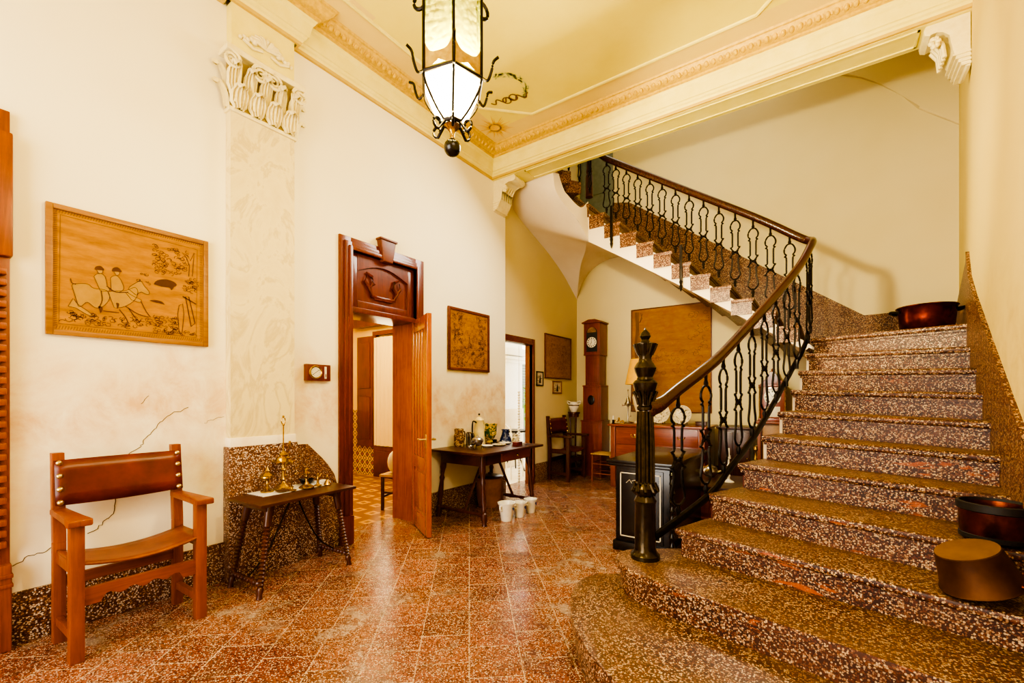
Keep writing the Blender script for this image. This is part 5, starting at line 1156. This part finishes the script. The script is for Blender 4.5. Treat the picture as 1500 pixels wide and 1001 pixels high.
for sx in (-1, 1):
    for sy in (-1, 1): b = B(); b.tube([(sx*.18, sy*.18, 0), (sx*.16, sy*.16, .45 if sy > 0 else .88)], .012, 6); b.out('leg', 'white', cc)
b = B(); b.lathe([(0, .44), (.2, .44), (.21, .452), (.2, .465), (0, .465)], 20); b.out('seat', 'white', cc)
b = B()
for k in range(5): b.tube([(-.16+.08*k, -.165, .46), (-.16+.08*k, -.165, .86)], .006, 5)
b.tube(spline([(-.17, -.165, .8), (0, -.165, .92), (.17, -.165, .8)], 5), .012, 6); b.out('backrest', 'white', cc)
b = B()
for k in range(34): b.ball((-3.87, 5.66, .04+.042*k), .022, 5)
o = b.out('bead_strand', 'white'); tag(o, 'string of pale beads hanging at the recess doorway edge', 'bead curtain'); o['kind'] = 'stuff'
b = B(); b.tube([(-3.87, 5.66, 0), (-3.87, 5.66, 2.15)], .004, 5); c2 = b.out('cord', 'white', o)

# ================================================================ LIGHT, WORLD, CAMERA
def lamp(name, ty, loc, energy, color, size=1, size_y=None, rot=(0, 0, 0)):
    d = bpy.data.lights.new(name, ty); d.energy = energy; d.color = color
    if ty == 'AREA':
        d.size = size
        if size_y: d.shape = 'RECTANGLE'; d.size_y = size_y
    elif ty == 'POINT': d.shadow_soft_size = size
    o = bpy.data.objects.new(name, d); C.objects.link(o); o.location = loc; o.rotation_euler = rot; return o
lamp('lantern_light', 'POINT', (LX, LY, LZ-.06), 110, (1, .85, .44), .05)
lamp('entrance_daylight', 'AREA', (-1.9, -2.45, 1.9), 150, (1, .95, .88), 2.6, 3.0, (math.radians(-90), 0, math.radians(180)))
lamp('added_hall_fill', 'AREA', (.6, .2, 3.3), 30, (1, .90, .74), 1.6, 1.6, (0, math.radians(62), 0))  # added fill lamp for the hall, no window here
lamp('added_ceiling_uplight', 'AREA', (-1.3, 2.2, 3.3), 16, (1, .86, .52), 1.4, 1.4, (PI, 0, 0))  # added area lamp that brightens the ceiling around the lantern
lamp('stairwell_light', 'AREA', (-1.6, 6.0, 6.5), 22, (1, .93, .76), 2.6, 2.0)
lamp('added_recess_fill', 'AREA', (-1.9, 4.4, 3.9), 55, (1, .92, .78), 1.2, 1.2, (math.radians(-35), 0, 0))  # added fill lamp, lifts the dark recess
lamp('side_room_light', 'AREA', (-5.4, 3.4, 3.1), 75, (1, .78, .36), 1.6, 1.6)
lamp('side_room_window', 'AREA', (-5.7, 4.70, 1.6), 8, (1, .86, .55), .8, 1.6, (math.radians(-90), 0, 0))
sp_ = bpy.data.lights.new('added_stair_spot', 'SPOT'); sp_.energy = 380; sp_.color = (1, .86, .50); sp_.spot_size = math.radians(78); sp_.spot_blend = .6; sp_.shadow_soft_size = .07  # added spot beside the lantern, throws rail and beam shadows on the stair wall
spo = bpy.data.objects.new('added_stair_spot', sp_); C.objects.link(spo); spo.location = (LX+.18, LY+.3, LZ); spo.rotation_euler = (Vector((.1, 7.3, 3.5))-spo.location).to_track_quat('-Z', 'Y').to_euler()
s_ = bpy.data.lights.new('sun', 'SUN'); s_.energy = 9; s_.angle = .02; s_.color = (1, .95, .86); so = bpy.data.objects.new('sun', s_); C.objects.link(so); so.rotation_euler = (math.radians(30), math.radians(25), 0)
w = bpy.data.worlds.new('sky'); bpy.context.scene.world = w; w.use_nodes = True
w.node_tree.nodes['Background'].inputs[0].default_value = (.95, .97, 1, 1); w.node_tree.nodes['Background'].inputs[1].default_value = 3.0
cam = bpy.data.cameras.new('camera'); co = bpy.data.objects.new('camera', cam); C.objects.link(co)
co.location = (0, 0, 1.35); co.rotation_euler = (PI/2, 0, math.atan2(456, 645))
cam.sensor_width = 36; cam.lens = 36*645/1500; cam.shift_y = 81.5/1500; cam.clip_start = .02
bpy.context.scene.camera = co
vs = bpy.context.scene.view_settings; vs.view_transform = 'AgX'; vs.look = 'AgX - High Contrast'; vs.exposure = 0.55; vs.gamma = 1.0
